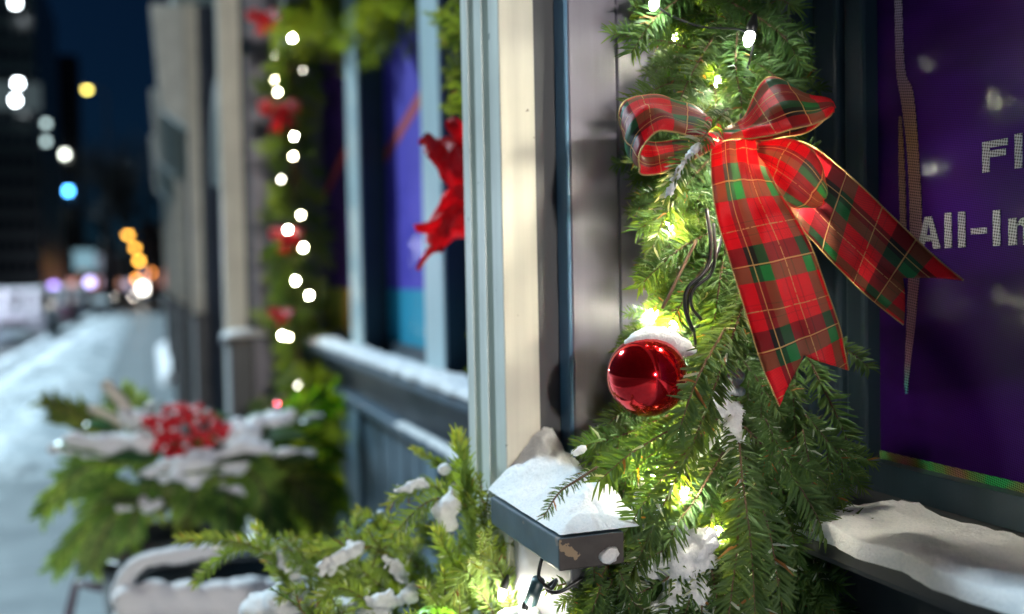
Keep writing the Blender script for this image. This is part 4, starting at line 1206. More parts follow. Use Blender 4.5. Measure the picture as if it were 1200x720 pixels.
for i in range(10):
    p = P(random.Random(i).uniform(690, 735), random.Random(i + 30).uniform(655, 700), random.Random(i + 60).uniform(.76, .80))
    place('fir_sprig', protos[i % len(protos)], aim(p, DOWN + SIDE * random.Random(i + 9).uniform(-.7, .5) + TOC * .2, .3, .5, TOC), gar)
# loose cable and bulbs under the ledge block
string('string_lights', [(640,640,.80),(633,662,.79),(632,678,.79),(645,690,.785),(652,680,.785),(640,690,.79),(655,694,.785),(690,676,.79),(720,680,.80)],
       [(590,692,.90,0.9),(614,716,.80,0.8)], 'dark green cable loops with two bright bulbs hanging under the ledge block', r=0.0016)
b = MB(); b.tube([P(631, 680, .79), P(622, 706, .80)], [0.0055, 0.0055], 10)
sl = [o for o in bpy.data.objects if o.name == 'string_lights.001'][0]
b.build('socket', plain('green_socket', (0.02, 0.05, 0.06), 0.4), sl)
hero([(720,672,.84),(690,680,.81),(665,684,.80),(640,690,.795)], .0100, 8, 870, gar, 0.0, 40)

# ------------------------------------------------------------------ garland and red bow on the hidden side of the near pilaster
core2 = spline([tuple(P(*q)) for q in [(575,-160,1.36),(572,0,1.36),(570,150,1.36),(575,300,1.36),(580,420,1.38)]], 6)
g2 = thing('evergreen_garland', tuple(core2[-1]), 'fir garland peeping out beside the fluted pilaster, above the plain red bow', 'garland')
b = MB(); b.tube(core2, 0.007, 6); b.build('binding_wire', MT['brown'], g2)
rng = random.Random(21)
for i in range(70):
    p = core2[rng.randint(0, len(core2) - 1)]
    if i % 7 == 0: pass
    d = Vector((rng.uniform(-1.1, -.2), rng.uniform(-.9, .5), rng.uniform(-.9, .35)))
    py_ = 360
    sc_ = rng.uniform(.5, .8)
    if p.z < 1.5 + 0.25: sc_ *= 0.55
    place('fir_sprig', rng.choice(pro2), aim(p, d, rng.uniform(-1, 1), sc_, CAM - p), g2)
hero([(580,60,1.34),(550,45,1.33),(530,28,1.32),(512,14,1.31)], .017, 9, 880, g2, 0, 40, 60, .0017, FP)
hero([(575,130,1.34),(552,115,1.33),(538,108,1.32),(530,100,1.31)], .015, 9, 881, g2, 0, 40, 60, .0017, FP)
m, n, l, bb = nt('red_organza')
bb.inputs['Base Color'].default_value = (0.62, 0.01, 0.03, 1); bb.inputs['Roughness'].default_value = 0.35; bb.inputs['Sheen Weight'].default_value = 0.5
tc = node(n, 'ShaderNodeTexCoord'); nz = node(n, 'ShaderNodeTexNoise'); nz.inputs['Scale'].default_value = 45.0; nz.inputs['Detail'].default_value = 4; nz.inputs['Distortion'].default_value = 1.5
l.new(tc.outputs['Object'], nz.inputs[0])
bp = node(n, 'ShaderNodeBump'); bp.inputs['Strength'].default_value = 1.0; bp.inputs['Distance'].default_value = 0.012
l.new(nz.outputs[0], bp.inputs['Height']); l.new(bp.outputs[0], bb.inputs['Normal'])
l.new(ramp_(n, l, nz.outputs[0], [(0.3, (0.5, 0.006, 0.02)), (0.7, (0.85, 0.03, 0.06))]), bb.inputs['Base Color'])
tr = node(n, 'ShaderNodeBsdfTranslucent'); tr.inputs[0].default_value = (1.0, 0.03, 0.06, 1); l.new(bp.outputs[0], tr.inputs['Normal'])
mx = node(n, 'ShaderNodeMixShader'); mx.inputs[0].default_value = 0.7
l.new(bb.outputs[0], mx.inputs[1]); l.new(tr.outputs[0], mx.inputs[2]); l.new(mx.outputs[0], n['Material Output'].inputs[0])
m_redrib = m
rb = thing('red_bow', tuple(P(560, 215, 1.3)), 'plain glossy red ribbon bow half hidden behind the fluted pilaster', 'bow')
ribbon('loop', [(565,226,1.29),(540,226,1.265),(518,214,1.255),(502,194,1.255),(496,182,1.27),(520,190,1.31),(565,205,1.31)],
               [(565,196,1.31),(540,184,1.32),(515,168,1.33),(498,164,1.32),(489,170,1.29),(518,166,1.35),(565,178,1.34)], rb, m_redrib, 0, 0, .018, edge=False, ripple=.008, seed=7)
ribbon('loop', [(565,225,1.29),(545,215,1.27),(522,225,1.26),(508,250,1.26),(500,285,1.26)],
               [(570,275,1.31),(555,277,1.30),(535,282,1.29),(515,291,1.28),(502,294,1.27)], rb, m_redrib, 0, 0, .022, edge=False, ripple=.009, seed=8)
ribbon('tail', [(560,232,1.26),(530,240,1.255),(505,258,1.25),(484,264,1.25)],
               [(560,262,1.27),(535,268,1.262),(508,274,1.256),(488,272,1.25)], rb, m_redrib, 0, 0, .004, edge=False, ripple=.004, seed=9)
ribbon('tail', [(512,282,1.262),(502,290,1.262),(494,302,1.262),(487,315,1.262)],
               [(520,288,1.268),(508,296,1.266),(499,306,1.264),(491,318,1.263)], rb, m_redrib, 0, 0, .003, edge=False, ripple=.003, seed=10)
ribbon('loop', [(566,160,1.29),(548,150,1.28),(534,138,1.28),(526,140,1.29)],
               [(566,182,1.31),(550,176,1.30),(536,164,1.29),(527,146,1.29)], rb, m_redrib, 0, 0, .006, edge=False, ripple=.005, seed=12)
b = MB(); b.ball(P(568, 215, 1.3), 0.02, 12); b.build('knot', m_redrib, rb)

# ------------------------------------------------------------------ far garland, swag, bows, ornaments
core3 = spline([tuple(P(*q)) for q in [(352,-60,3.45),(350,30,3.45),(340,110,3.45),(345,200,3.45),(350,290,3.45),(345,370,3.4),(352,450,3.3),(355,520,3.2)]], 6)
g3 = thing('evergreen_garland', tuple(core3[-1]), 'blurred fir garland full of white lights beside the far cream pilaster', 'garland')
b = MB(); b.tube(core3, 0.01, 6); b.build('binding_wire', MT['brown'], g3)
rng = random.Random(31)
pro3 = [sprig_proto(300 + i, 0.13 + 0.01 * i, 0.022, 5, side=3, mats=FP, w=0.003) for i in range(3)]
pro3d = [sprig_proto(330 + i, 0.13 + 0.01 * i, 0.022, 6, side=3, w=0.003) for i in range(3)]
for i in range(210):
    p = core3[i % len(core3)] + Vector((rng.uniform(-.03, .03), rng.uniform(-.03, .03), rng.uniform(-.03, .03)))
    a = rng.uniform(0, 2 * PI)
    d = Vector((math.cos(a), math.sin(a) * .8, rng.uniform(-1.2, 0.3)))
    place('fir_sprig', rng.choice(pro3 if i % 2 else pro3d), aim(p, d, rng.uniform(-1, 1), rng.uniform(.7, 1.0), CAM - p), g3)
for i in range(70):
    p = P(rng.uniform(325, 405), rng.uniform(440, 660), rng.uniform(2.75, 3.1))
    d = Vector((rng.uniform(-.8, .8), rng.uniform(-.8, .5), rng.uniform(-1.2, .2)))
    place('fir_sprig', rng.choice(pro3 if i % 2 else pro3d), aim(p, d, rng.uniform(-1, 1), rng.uniform(.7, 1.0), CAM - p), g3)
sw = spline([tuple(P(*q)) for q in [(352,0,3.40),(385,18,3.2),(420,22,2.95),(455,18,2.72),(490,-12,2.5),(520,-60,2.3)]], 8)
g4 = thing('evergreen_swag', tuple(sw[0]), 'hanging swag of yellow green fir sprays across the top of the far window', 'garland')
b = MB(); b.tube(sw, 0.01, 6); b.build('binding_wire', MT['brown'], g4)
for i in range(170):
    p = sw[i % len(sw)] + Vector((rng.uniform(-.05, .05), rng.uniform(-.05, .05), rng.uniform(-.02, .1)))
    d = Vector((rng.uniform(-.45, .45), rng.uniform(-.45, .35), rng.uniform(-1.1, -.3)))
    place('fir_sprig', rng.choice(pro3), aim(p, d, rng.uniform(-1, 1), rng.uniform(.75, 1.25), CAM - p), g4)
string('string_lights', [(360,-20,3.36),(372,10,3.34),(388,38,3.30),(343,44,3.36),(323,64,3.4),(322,93,3.36),(326,108,3.36),(330,130,3.4),(345,160,3.34),(344,182,3.34),(330,209,3.34),(338,235,3.4),(353,251,3.32),(338,268,3.32),(356,289,3.32),(352,310,3.4),(347,328,3.30),(363,345,3.30),(340,370,3.3),(333,392,3.26),(340,430,3.2),(350,450,3.16)],
       [(372,10,3.32),(388,38,3.28),(343,44,3.34),(323,64,3.42,.6),(322,93,3.36,.65),(326,107,3.34),(345,159,3.32,.85),(344,182,3.32),(330,209,3.32),(353,251,3.30),(338,268,3.30),(356,289,3.30),(347,328,3.28),(363,345,3.28),(331,392,3.24),(339,394,3.24,.8),(350,450,3.14),(355,82,3.4,.5)],
       'string of glowing white bulbs wound through the far garland', br=0.0042, mat=[m_bulb_far, m_bulb_warm, m_bulb_dim], r=0.0015)
def far_bow(cx, cy, z, s, label):
    t = thing('red_bow', tuple(P(cx, cy, z)), label, 'bow', 'red bows on the far garland')
    f = lambda dx, dy, dz=0: (cx + dx * s, cy + dy * s, z + dz)
    ribbon('loop', [f(0,4),f(-12,8,-.03),f(-24,4,-.04),(cx-24*s,cy-2*s,z-.02),f(0,0)], [f(0,-6,.02),f(-12,-12,.03),f(-24,-10,.03),(cx-25*s,cy-8*s,z+.02),f(0,-4,.02)], t, m_redrib, 0,0,.008, edge=False, seed=cx)
    ribbon('loop', [f(0,4),f(12,8,-.03),f(22,4,-.04),(cx+22*s,cy-2*s,z-.02),f(0,0)], [f(0,-6,.02),f(12,-12,.03),f(22,-10,.03),(cx+23*s,cy-8*s,z+.02),f(0,-4,.02)], t, m_redrib, 0,0,.008, edge=False, seed=cx+1)
    ribbon('tail', [f(-5,0,-.02),f(-9,14,-.03),f(-14,28,-.03)], [f(5,0,-.02),f(2,16,-.03),f(-1,30,-.03)], t, m_redrib, 0,.02,.006, edge=False, seed=cx+2)
    ribbon('tail', [f(-3,0,-.02),f(6,14,-.03),f(10,24,-.03)], [f(5,-2,-.02),f(15,12,-.03),f(20,20,-.03)], t, m_redrib, 0,.02,.006, edge=False, seed=cx+3)
    b = MB(); b.ball(P(cx, cy, z - .03), 0.018 * s, 12); b.build('knot', m_redrib, t)
far_bow(309, 20, 3.32, 0.8, 'bright red bow at the top of the far garland')
far_bow(328, 128, 3.36, 1.0, 'dark red bow on the far garland below the top one')
far_bow(336, 276, 3.30, 0.8, 'red bow halfway down the far garland behind a bulb')
far_bow(329, 368, 3.26, 0.55, 'smallest red bow low on the far garland')
o3 = thing('bauble', tuple(P(333, 484, 3.0)), 'blurred red ball ornament at the foot of the far garland', 'ornament')
b = MB(); b.ball(P(333, 484, 2.55), 0.034, 24); b.build('ball', m_red, o3)
b = MB(); b.lathe([(0.012, 0.03), (0.012, 0.045), (0.0001, 0.045)], P(333, 484, 2.55), 12); b.build('cap', MT['brown'], o3)

# ------------------------------------------------------------------ black urn planter with its winter arrangement
uc = P(222, 600, 2.35); ux, uy = uc.x, uc.y
urn = thing('urn_planter', (ux, uy, 0.0), 'black footed urn on the pavement holding berries, cedar and snowy leaves', 'planter')
b = MB(); b.lathe([(0.0001, 0.001), (0.19, 0.001), (0.19, 0.06), (0.12, 0.09), (0.06, 0.16), (0.06, 0.38), (0.10, 0.46), (0.0001, 0.46)], (ux, uy, 0), 28); b.build('foot', MT['black'], urn)
b = MB(); b.lathe([(0.0001, 0.455), (0.10, 0.462), (0.17, 0.56), (0.19, 0.72), (0.20, 0.84), (0.235, 0.875), (0.235, 0.895), (0.20, 0.90), (0.19, 0.86), (0.0001, 0.86)], (ux, uy, 0), 32); b.build('bowl', MT['black'], urn)
for sx in (-1, 1):
    b = MB(); b.tube([Vector((ux, uy + sx * .19, .80)), Vector((ux, uy + sx * .25, .82)), Vector((ux, uy + sx * .27, .74)), Vector((ux, uy + sx * .24, .66)), Vector((ux, uy + sx * .18, .66))], 0.012, 8); b.build('handle', MT['grey'], urn)
arr = thing('winter_arrangement', (ux, uy, 0.88), 'winter arrangement of cedar fronds and snow covered leaves in the black urn', 'plant')
def frond(pix, w, seed, parent, mat=None):
    """flat drooping cedar spray: axis with alternating scaly side shoots"""
    rg_ = random.Random(seed)
    pts = spline([tuple(P(*q)) for q in pix], 6)
    mb = MB()
    n = len(pts)
    mb.tube(pts, [0.003 * (1 - .7 * i / n) + .0006 for i in range(n)], 5, 1)
    for i in range(1, n - 1):
        T = (pts[i + 1] - pts[i]).normalized()
        S = T.cross(CAM - pts[i]).normalized()
        for sg in (-1, 1):
            for k in range(2):
                base = pts[i].lerp(pts[i + 1], k * .5)
                L = w * rg_.uniform(.5, 1.1) * (1 - .6 * i / n)
                d = (T * 0.8 + S * sg * .75 + Vector((rg_.uniform(-.2,.2), rg_.uniform(-.2,.2), -.15))).normalized()
                q = d.cross(CAM - base).normalized()
                a, c = base + d * L * .5, base + d * L
                hw = L * .13
                mb.add([base - q*hw*.4, base + q*hw*.4, a + q*hw, a - q*hw, c + q*hw*.3 + T*L*.1, c - q*hw*.3 + T*L*.1], [(0,1,2,3),(3,2,4,5)], 0, rg_.random())
                for m_ in (-1, 1):
                    e = a + (d * .6 + q * m_ * .8) * L * .35
                    mb.add([a - d*hw*.5, a + d*hw*.5, e], [(0,1,2)], 0, rg_.random())
    return mb.build('cedar_frond', [mat or MT['cedar'], MT['brown']], parent)
fr = [
 [(150,560,2.3),(125,580,2.22),(95,625,2.18),(62,668,2.16)], [(165,565,2.3),(142,590,2.2),(118,635,2.16),(105,672,2.15)],
 [(150,545,2.3),(110,545,2.22),(75,570,2.2),(48,605,2.2)], [(150,520,2.4),(110,500,2.4),(75,480,2.42),(48,468,2.45)],
 [(175,560,2.28),(160,600,2.2),(150,640,2.18)], [(280,560,2.3),(305,580,2.2),(325,610,2.15),(335,640,2.14)],
 [(260,560,2.28),(268,585,2.2),(272,610,2.18),(270,632,2.17)], [(300,550,2.35),(340,560,2.25),(365,585,2.2),(378,620,2.2)],
 [(230,555,2.26),(228,580,2.2),(222,600,2.17)], [(170,510,2.45),(150,480,2.45),(140,465,2.45)],
 [(290,530,2.4),(345,540,2.3),(380,560,2.25),(398,600,2.25)], [(270,540,2.3),(300,560,2.2),(312,590,2.15),(318,622,2.13)],
 [(320,500,2.5),(360,480,2.5),(392,460,2.5)], [(310,520,2.5),(360,520,2.45),(400,540,2.42)],
]
for i, q in enumerate(fr):
    frond(q, 0.085, 40 + i, arr, MT['fir'] if i in (10, 12, 13) else None)
rngf = random.Random(91)
for i in range(26):
    x0_, y0_ = rngf.uniform(140, 350), rngf.uniform(515, 570)
    dx_ = rngf.uniform(-45, 45)
    frond([(x0_, y0_, 2.42), (x0_ + dx_ * .5, y0_ + 12, 2.36), (x0_ + dx_, y0_ + rngf.uniform(20, 60), 2.32)], 0.07, 140 + i, arr)
def broad_leaf(cx, cy, z, ang, L, W, seed, parent, cover=True):
    """oval leaf with a folded midrib, tilted; its top loaded with snow"""
    c = P(cx, cy, z)
    a = rad(ang)
    d = (RGT * math.cos(a) + UPV * math.sin(a) * .45 - FWD * math.sin(a) * .8).normalized()
    up = (Vector((0, 0, 1)) - FWD * .5).normalized(); s = d.cross(up).normalized(); nn = s.cross(d)
    mb = MB(); vs, fs = [], []
    for i in range(9):
        t = i / 8
        w = W * (math.sin(PI * min(1, t * .97 + .02)) ** .8) * .5
        p = c + d * L * (t - .5) + nn * (-.25 * L * (t - .5) ** 2)
        vs += [p - s * w + nn * w * .25, p, p + s * w + nn * w * .25]
    for i in range(8):
        fs += [(3*i, 3*i+1, 3*i+4, 3*i+3), (3*i+1, 3*i+2, 3*i+5, 3*i+4)]
    mb.add(vs, fs, 0, random.Random(seed).random())
    o = mb.build('leaf', MT['leaf'], parent)
    sm = o.modifiers.new('thickness', 'SOLIDIFY'); sm.thickness = 0.002
    if cover:
        bl = [(c + d * L * (t - .5) * .85 + nn * (.008 - .25 * L * (t - .5) ** 2), W * .30 * (1 - abs(t - .5) * .9) * random.Random(cx + t).uniform(.4, 1.3), (1, 1, .7)) for t in (.05, .22, .4, .6, .78, .95)]
        bl = [(q[0] + Vector((0, 0, W * .12)), q[1] * 1.35, (1, 1, .62)) for q in bl]
        snow(bl, None, 0.006, 0.03, True, 'snow_cap', o)
    return o
for i, (cx, cy, z, an, L, W) in enumerate([
    (108,525,2.2,-8,.15,.075),(150,535,2.2,-15,.12,.05),(220,548,2.14,8,.16,.07),(262,535,2.16,20,.16,.075),(195,560,2.16,-30,.12,.06),
    (165,502,2.3,40,.11,.055),(285,505,2.35,30,.15,.06),(325,512,2.3,25,.14,.065),(345,535,2.25,-15,.11,.05),(300,492,2.45,15,.12,.05),
    (180,480,2.4,60,.10,.05),(118,500,2.3,-10,.07,.045),(270,580,2.12,-75,.09,.04),(240,490,2.5,10,.14,.05),(365,492,2.4,20,.07,.04),(160,590,2.14,-5,.14,.035)]):
    broad_leaf(cx, cy, z, an + (i * 37 % 50) - 25, L, W, i, arr, i % 2 == 0)
for (q, r) in (([(165,510,2.35),(145,475,2.35),(122,448,2.35)], .014), ([(150,500,2.4),(128,488,2.4),(105,478,2.4)], .011)):
    b = MB(); pts = spline([tuple(P(*w)) for w in q], 4); b.tube(pts, r, 10); b.build('birch_stick', paint('birch_bark' + str(r), (0.62, 0.56, 0.46), .7, .15), arr)
heap(82, 530, 158, 520, 2.2, 2.22, 9, .024, 26, 'wide patch of snow over the left leaves of the urn', 1, voxel=.005, disp=.02, big=True)
heap(195, 560, 300, 525, 2.12, 2.2, 11, .024, 34, 'broad snow patch in front of the red berries in the urn', 2, voxel=.005, disp=.02, big=True)
heap(262, 520, 335, 488, 2.25, 2.4, 9, .022, 26, 'slanting snow patch right of the red berries', 3, voxel=.005, disp=.02, big=True)
heap(150, 480, 178, 520, 2.35, 2.3, 8, .020, 18, 'snow lodged between the birch sticks and the berries', 4, voxel=.005, disp=.02, big=True)
heap(140, 592, 185, 590, 2.16, 2.14, 4, .014, 12, 'strip of snow on the rim of the black urn', 5, voxel=.005, disp=.01, big=True)
ber = thing('berry_spray', tuple(P(212, 520, 2.25)), 'cluster of bright red berries dusted with snow at the centre of the urn', 'berries')
m_ber = plain('red_berry', (0.55, 0.012, 0.02), 0.25)
bme = MB(); bme.ball((0, 0, 0), 0.0105, 10); bme = bme.mesh('berry', m_ber)
rng = random.Random(8)
b = MB()
c0 = P(212, 508, 2.22)
for i in range(130):
    u, v = rng.uniform(-1, 1), rng.uniform(-1, 1)
    if u * u + v * v > 1: continue
    p = c0 + RGT * (u * .085 * (1 + .25 * math.sin(3 * math.atan2(v, u) + 1))) + UPV * (v * .060) + FWD * (rng.uniform(-.04, .03) + .03 * (u * u + v * v))
    place('berry', bme, Matrix.Translation(p), ber)
    if i % 3 == 0: b.tube([P(215, 550, 2.28), p + FWD * .02, p], [.002, .0015, .001], 5)
b.build('stem', MT['brown'], ber)
snow([(c0 + RGT * u + UPV * v - FWD * .03, r) for u, v, r in [(random.Random(q).uniform(-.075, .075), random.Random(q + 50).uniform(-.03, .055), random.Random(q + 99).uniform(.004, .009)) for q in range(15)]], 'flecks of snow resting on the red berries', 0.004, 0.006)

# ------------------------------------------------------------------ snow covered metal chair
zc = 1.75
ch = thing('metal_chair', (P(235, 720, zc).x, P(235, 720, zc).y - .05, 0.0), 'metal garden chair with snow packed on its curved back rail', 'chair')
rail = spline([tuple(P(*q)) for q in [(140,800,zc-.02),(141,715,zc-.02),(148,682,zc-.02),(172,663,zc-.02),(215,655,zc),(270,650,zc+.04),(330,648,zc+.10),(362,655,zc+.14),(378,690,zc+.15),(380,800,zc+.15)]], 8)
b = MB(); b.tube(rail, 0.011, 10); b.build('back_frame', MT['charcoal'], ch)
b = MB()
lo_, hi_ = [], []
for i in range(13):
    t = i / 12
    lo_.append(P(146 + 230 * t, 800, zc - .02 + .17 * t)); hi_.append(P(146 + 230 * t, 694, zc - .02 + .17 * t))
mbv = lo_ + hi_ + [v + FWD * .012 for v in lo_] + [v + FWD * .012 for v in hi_]
nf = 13
fs = []
for i in range(12):
    fs += [(i, i+1, nf+i+1, nf+i), (2*nf+i, 3*nf+i, 3*nf+i+1, 2*nf+i+1), (nf+i, nf+i+1, 3*nf+i+1, 3*nf+i), (i, 2*nf+i, 2*nf+i+1, i+1)]
b.add(mbv, fs); b.build('back_panel', MT['charcoal'], ch, smooth=False, fix=True)
e0, e1 = rail[0], rail[-1]
for p in (e0, e1):
    b = MB(); b.tube([p, Vector((p.x, p.y, .45)), Vector((p.x - .02, p.y, 0.0))], 0.011, 8); b.build('leg', MT['charcoal'], ch)
bk = Vector((-.36, -.05, 0))
for p in (e0, e1):
    b = MB(); b.tube([Vector((p.x, p.y, .45)) + bk, Vector((p.x - .02, p.y, 0.0)) + bk], 0.011, 8); b.build('leg', MT['charcoal'], ch)
b = MB(); z0 = .45
q = [Vector((e0.x, e0.y, z0)), Vector((e1.x, e1.y, z0)), Vector((e1.x, e1.y, z0)) + bk, Vector((e0.x, e0.y, z0)) + bk]
b.prism(q, (0, 0, .02)); b.build('seat', MT['charcoal'], ch)
bl = []
for i, p in enumerate(rail[10:64:1]):
    if i % 2 == 0: bl.append((p + Vector((0, 0, .008)), .017 * random.Random(i).uniform(.9, 1.15), (1, 1, .9)))
snow(bl, 'thick sleeve of snow along the curved chair back rail', 0.004, 0.006, True)
bl = []
rng = random.Random(17)
for i in range(30):
    t = i / 29
    bl.append((P(150 + 222 * t, 704 + 5 * math.sin(i * 1.3) - 10 * math.exp(-((t - .68) / .14) ** 2) - 4 * math.exp(-((t - .25) / .2) ** 2), zc - .04 + .17 * t), .03 * rng.uniform(.8, 1.1), (1, 1, .9)))
    bl.append((P(150 + 222 * t, 735, zc - .05 + .17 * t), .034, (1, 1, 1)))
snow(bl, 'bulging mass of snow stuck to the chair back below the rail', 0.005, 0.01, True)
# ------------------------------------------------------------------ street: cars, lamps, trees, buildings
m_tyre = plain('tyre_rubber', (0.015, 0.015, 0.016), 0.8)
m_rim = plain('wheel_alloy', (0.35, 0.35, 0.37), 0.35, 0.9)
m_cglass = plain('car_glass', (0.012, 0.015, 0.02), 0.08)
m_head = glow('headlight_on', (1.0, 0.93, 0.85), 45.0)
m_tail = plain('tail_light', (0.4, 0.01, 0.01), 0.3)
def car(loc, rz, col, label, lit=False, sn=True):
    t = thing('parked_car', (0, 0, 0), label, 'car', 'cars along the snowy street')
    body = paint('car_paint_' + str(col), col, 0.3, .04, (5, 5, 5), 0.02)
    side = [(-2.15,.35),(-2.2,.62),(-2.1,.86),(-1.95,.92),(-1.1,.96),(1.2,.93),(1.9,.84),(2.18,.70),(2.22,.45),(2.15,.32)]
    def shell(poly, hw, taper, name, mat, par, z0=0.0):
        mb = MB(); vs, fs = [], []
        ys = [-hw, -hw * .96, 0, hw * .96, hw]; sc = [0.94, 1, 1, 1, 0.94]
        n = len(poly)
        zc_ = sum(p[1] for p in poly) / n
        for y, k in zip(ys, sc):
            for p in poly:
                yy = y * (1 - taper * max(0, (p[1] - z0)))
                vs.append((p[0] * k, yy, zc_ + (p[1] - zc_) * k))
        for i in range(4):
            for j in range(n):
                j2 = (j + 1) % n
                fs.append((i*n+j, i*n+j2, (i+1)*n+j2, (i+1)*n+j))
        fs.append(tuple(range(n - 1, -1, -1))); fs.append(tuple(range(4 * n, 5 * n)))
        mb.add(vs, fs)
        o = mb.build(name, mat, par, smooth=False, fix=True)
        return bevel(o, .05, 3)
    shell(side, .88, .05, 'body', body, t)
    shell([(-1.72,.9),(-1.15,1.38),(-.2,1.46),(.55,1.42),(1.3,.9)], .80, .22, 'cabin_glass', m_cglass, t, .9)
    shell([(-1.2,1.40),(-.2,1.485),(.6,1.44),(.55,1.40),(-1.15,1.375)], .78, .15, 'roof', body, t, .9)
    for x in (-1.35, 1.38):
        for y in (-.86, .86):
            s = 1 if y > 0 else -1
            b = MB(); b.lathe([(.0001,-.1),(.30,-.1),(.33,-.07),(.33,.07),(.30,.1),(.0001,.1)], (x, y, .33), 20, 0, (0, 1, 0)); w = b.build('wheel', m_tyre, t)
            b = MB(); b.lathe([(.0001,.115),(.08,.11),(.19,.104),(.20,.08),(.0001,.08)], (x, y, .33), 16, 0, (0, s, 0)); b.build('rim', m_rim, w)
    for y in (-.62, .62):
        b = MB(); b.ball((2.08, y, .68), .11, 10, 0, (.8, 1.4, .7)); b.build('headlight', m_head if lit else m_rim, t)
        b = MB(); b.ball((-2.06, y, .76), .10, 10, 0, (.7, 1.5, .7)); b.build('tail_light', m_tail, t)
        b = MB(); b.ball((.75, y * 1.5, .98), .09, 8, 0, (.6, 1, .7)); b.build('mirror', body, t)
    b = MB(); b.box((2.17, -.35, .48), (2.235, .35, .62)); b.build('grille', MT['black'], t)
    if sn:
        bl = [(Vector((x, y, z)), .16, (1.6, 1.3, .45)) for x, z in ((-1.1, 1.42), (-.6, 1.48), (-.1, 1.5), (.4, 1.48)) for y in (-.5, -.17, .17, .5)]
        bl += [(Vector((.62 + .6 * k, y, 1.40 - .42 * k)), .12, (1.2, 1.3, .9)) for k in (0, .33, .66, 1) for y in (-.55, -.2, .2, .55)]
        bl += [(Vector((x, y, .93)), .15, (1.4, 1.3, .4)) for x in (1.45, 1.75) for y in (-.6, -.2, .2, .6)]
        snow(bl, None, 0.05, 0.03, True, 'snow_cover', t)
    t.location = loc; t.rotation_euler = (0, 0, rz)
    ROOT[t.name] = Vector(loc)
    return t
car((-33, -3.62, -.13), 0.0, (0.80, 0.80, 0.84), 'nearest parked car, pale silver with snow on its roof')
car((-43, -3.66, -.13), 0.0, (0.30, 0.14, 0.2), 'dull red parked car behind the pale silver one')
car((-55, -3.7, -.13), 0.0, (0.35, 0.4, 0.45), 'grey parked car, third along the kerb')
car((-74, -1.6, -.13), -.03, (0.05, 0.05, 0.06), 'distant dark car with bright headlights at the end of the snowy pavement', True, False)

def lamp_post(x, y, h, col, s, label, r=.17, k=1.0):
    t = thing('street_lamp', (x, y, 0), label, 'street lamp', 'street lamps down the road')
    b = MB(); b.tube([(x, y, -.16), (x, y, .6), (x, y, h - .3), (x + .1, y - .2, h), (x + .2, y - .9, h + .08)], [.11, .08, .055, .045, .04], 8); b.build('pole', MT['charcoal'], t)
    b = MB(); b.lathe([(.0001,.14),(.12,.12),(r * 1.15,.02),(r * 1.15,0),(.0001,0)], (x + .2, y - 1.0, h), 12); b.build('shade', MT['charcoal'], t)
    b = MB(); b.ball((x + .2, y - 1.0, h - .03), r, 12, 0, (1, 1, .8)); b.build('lamp', glow('lamp_glow_' + label[:14], col, s), t)
AMB = (1.0, 0.45, 0.06)
def at_px(px, py, z, dy=1.0):
    p = P(px, py, z); return p.x - .2, p.y + 1.0, p.z + .03
for (px, py, z, c, s, lab, r) in ((150,275,58,AMB,15,'nearest and highest amber street lamp',.17),(158,290,76,AMB,15,'second amber street lamp from the top of the row',.22),
                              (163,306,105,AMB,15,'third amber street lamp, smaller and lower',.30),(160,327,140,(1,.36,.06),13,'lowest amber street lamp at the end of the road',.36),
                              (179,320,120,(1,.32,.06),11,'orange lamp right of the amber row, near the shop fronts',.32),(102,105,58,(.75,.6,.12),16,'tall yellowish lamp beside the black tower',.17)):
    x, y, h = at_px(px, py, z); lamp_post(x, y, h, c, s, lab, r)
def globe(px, py, z, r, c, s, label):
    p = P(px, py, z)
    t = thing('globe_lamp', (p.x, p.y, -.1), label, 'lamp', 'globe lamps along the street')
    b = MB(); b.tube([(p.x, p.y, -.16), (p.x, p.y, p.z - r)], .07, 8); b.build('pole', MT['charcoal'], t)
    b = MB(); b.ball(p, r, 12); b.build('globe', glow('globe_glow_' + label[:16], c, s), t)
for a in ((63,337,52,.24,(.45,.3,1.0),5,'violet globe lamp above the parked cars'),(105,331,60,.26,(.55,.5,1.0),5,'pale lilac globe lamp above the parked cars'),
          (83,333,70,.30,(.7,.35,.35),1.2,'dim pink globe lamp between the violet and lilac ones'),(199,319,60,.27,(.75,.5,.5),1.6,'dull pink globe lamp beside the far shop front'),
          (149,334,66,.3,(.5,.45,.6),1.2,'faint grey globe lamp left of the bright headlights'),(168,338,64,.30,(1,.95,.85),11,'bright white globe lamp at the foot of the amber row'),
          (184,333,80,.35,(.8,.4,.4),1.2,'faint rosy globe lamp right of the bright white one')):
    globe(*a)

globe(-160, 290, 26, .2, (.74,.78,1.0), 700, 'pale lamp over the parked cars beyond the kerb')  # unseen lamp added left of the view to brighten the car fronts

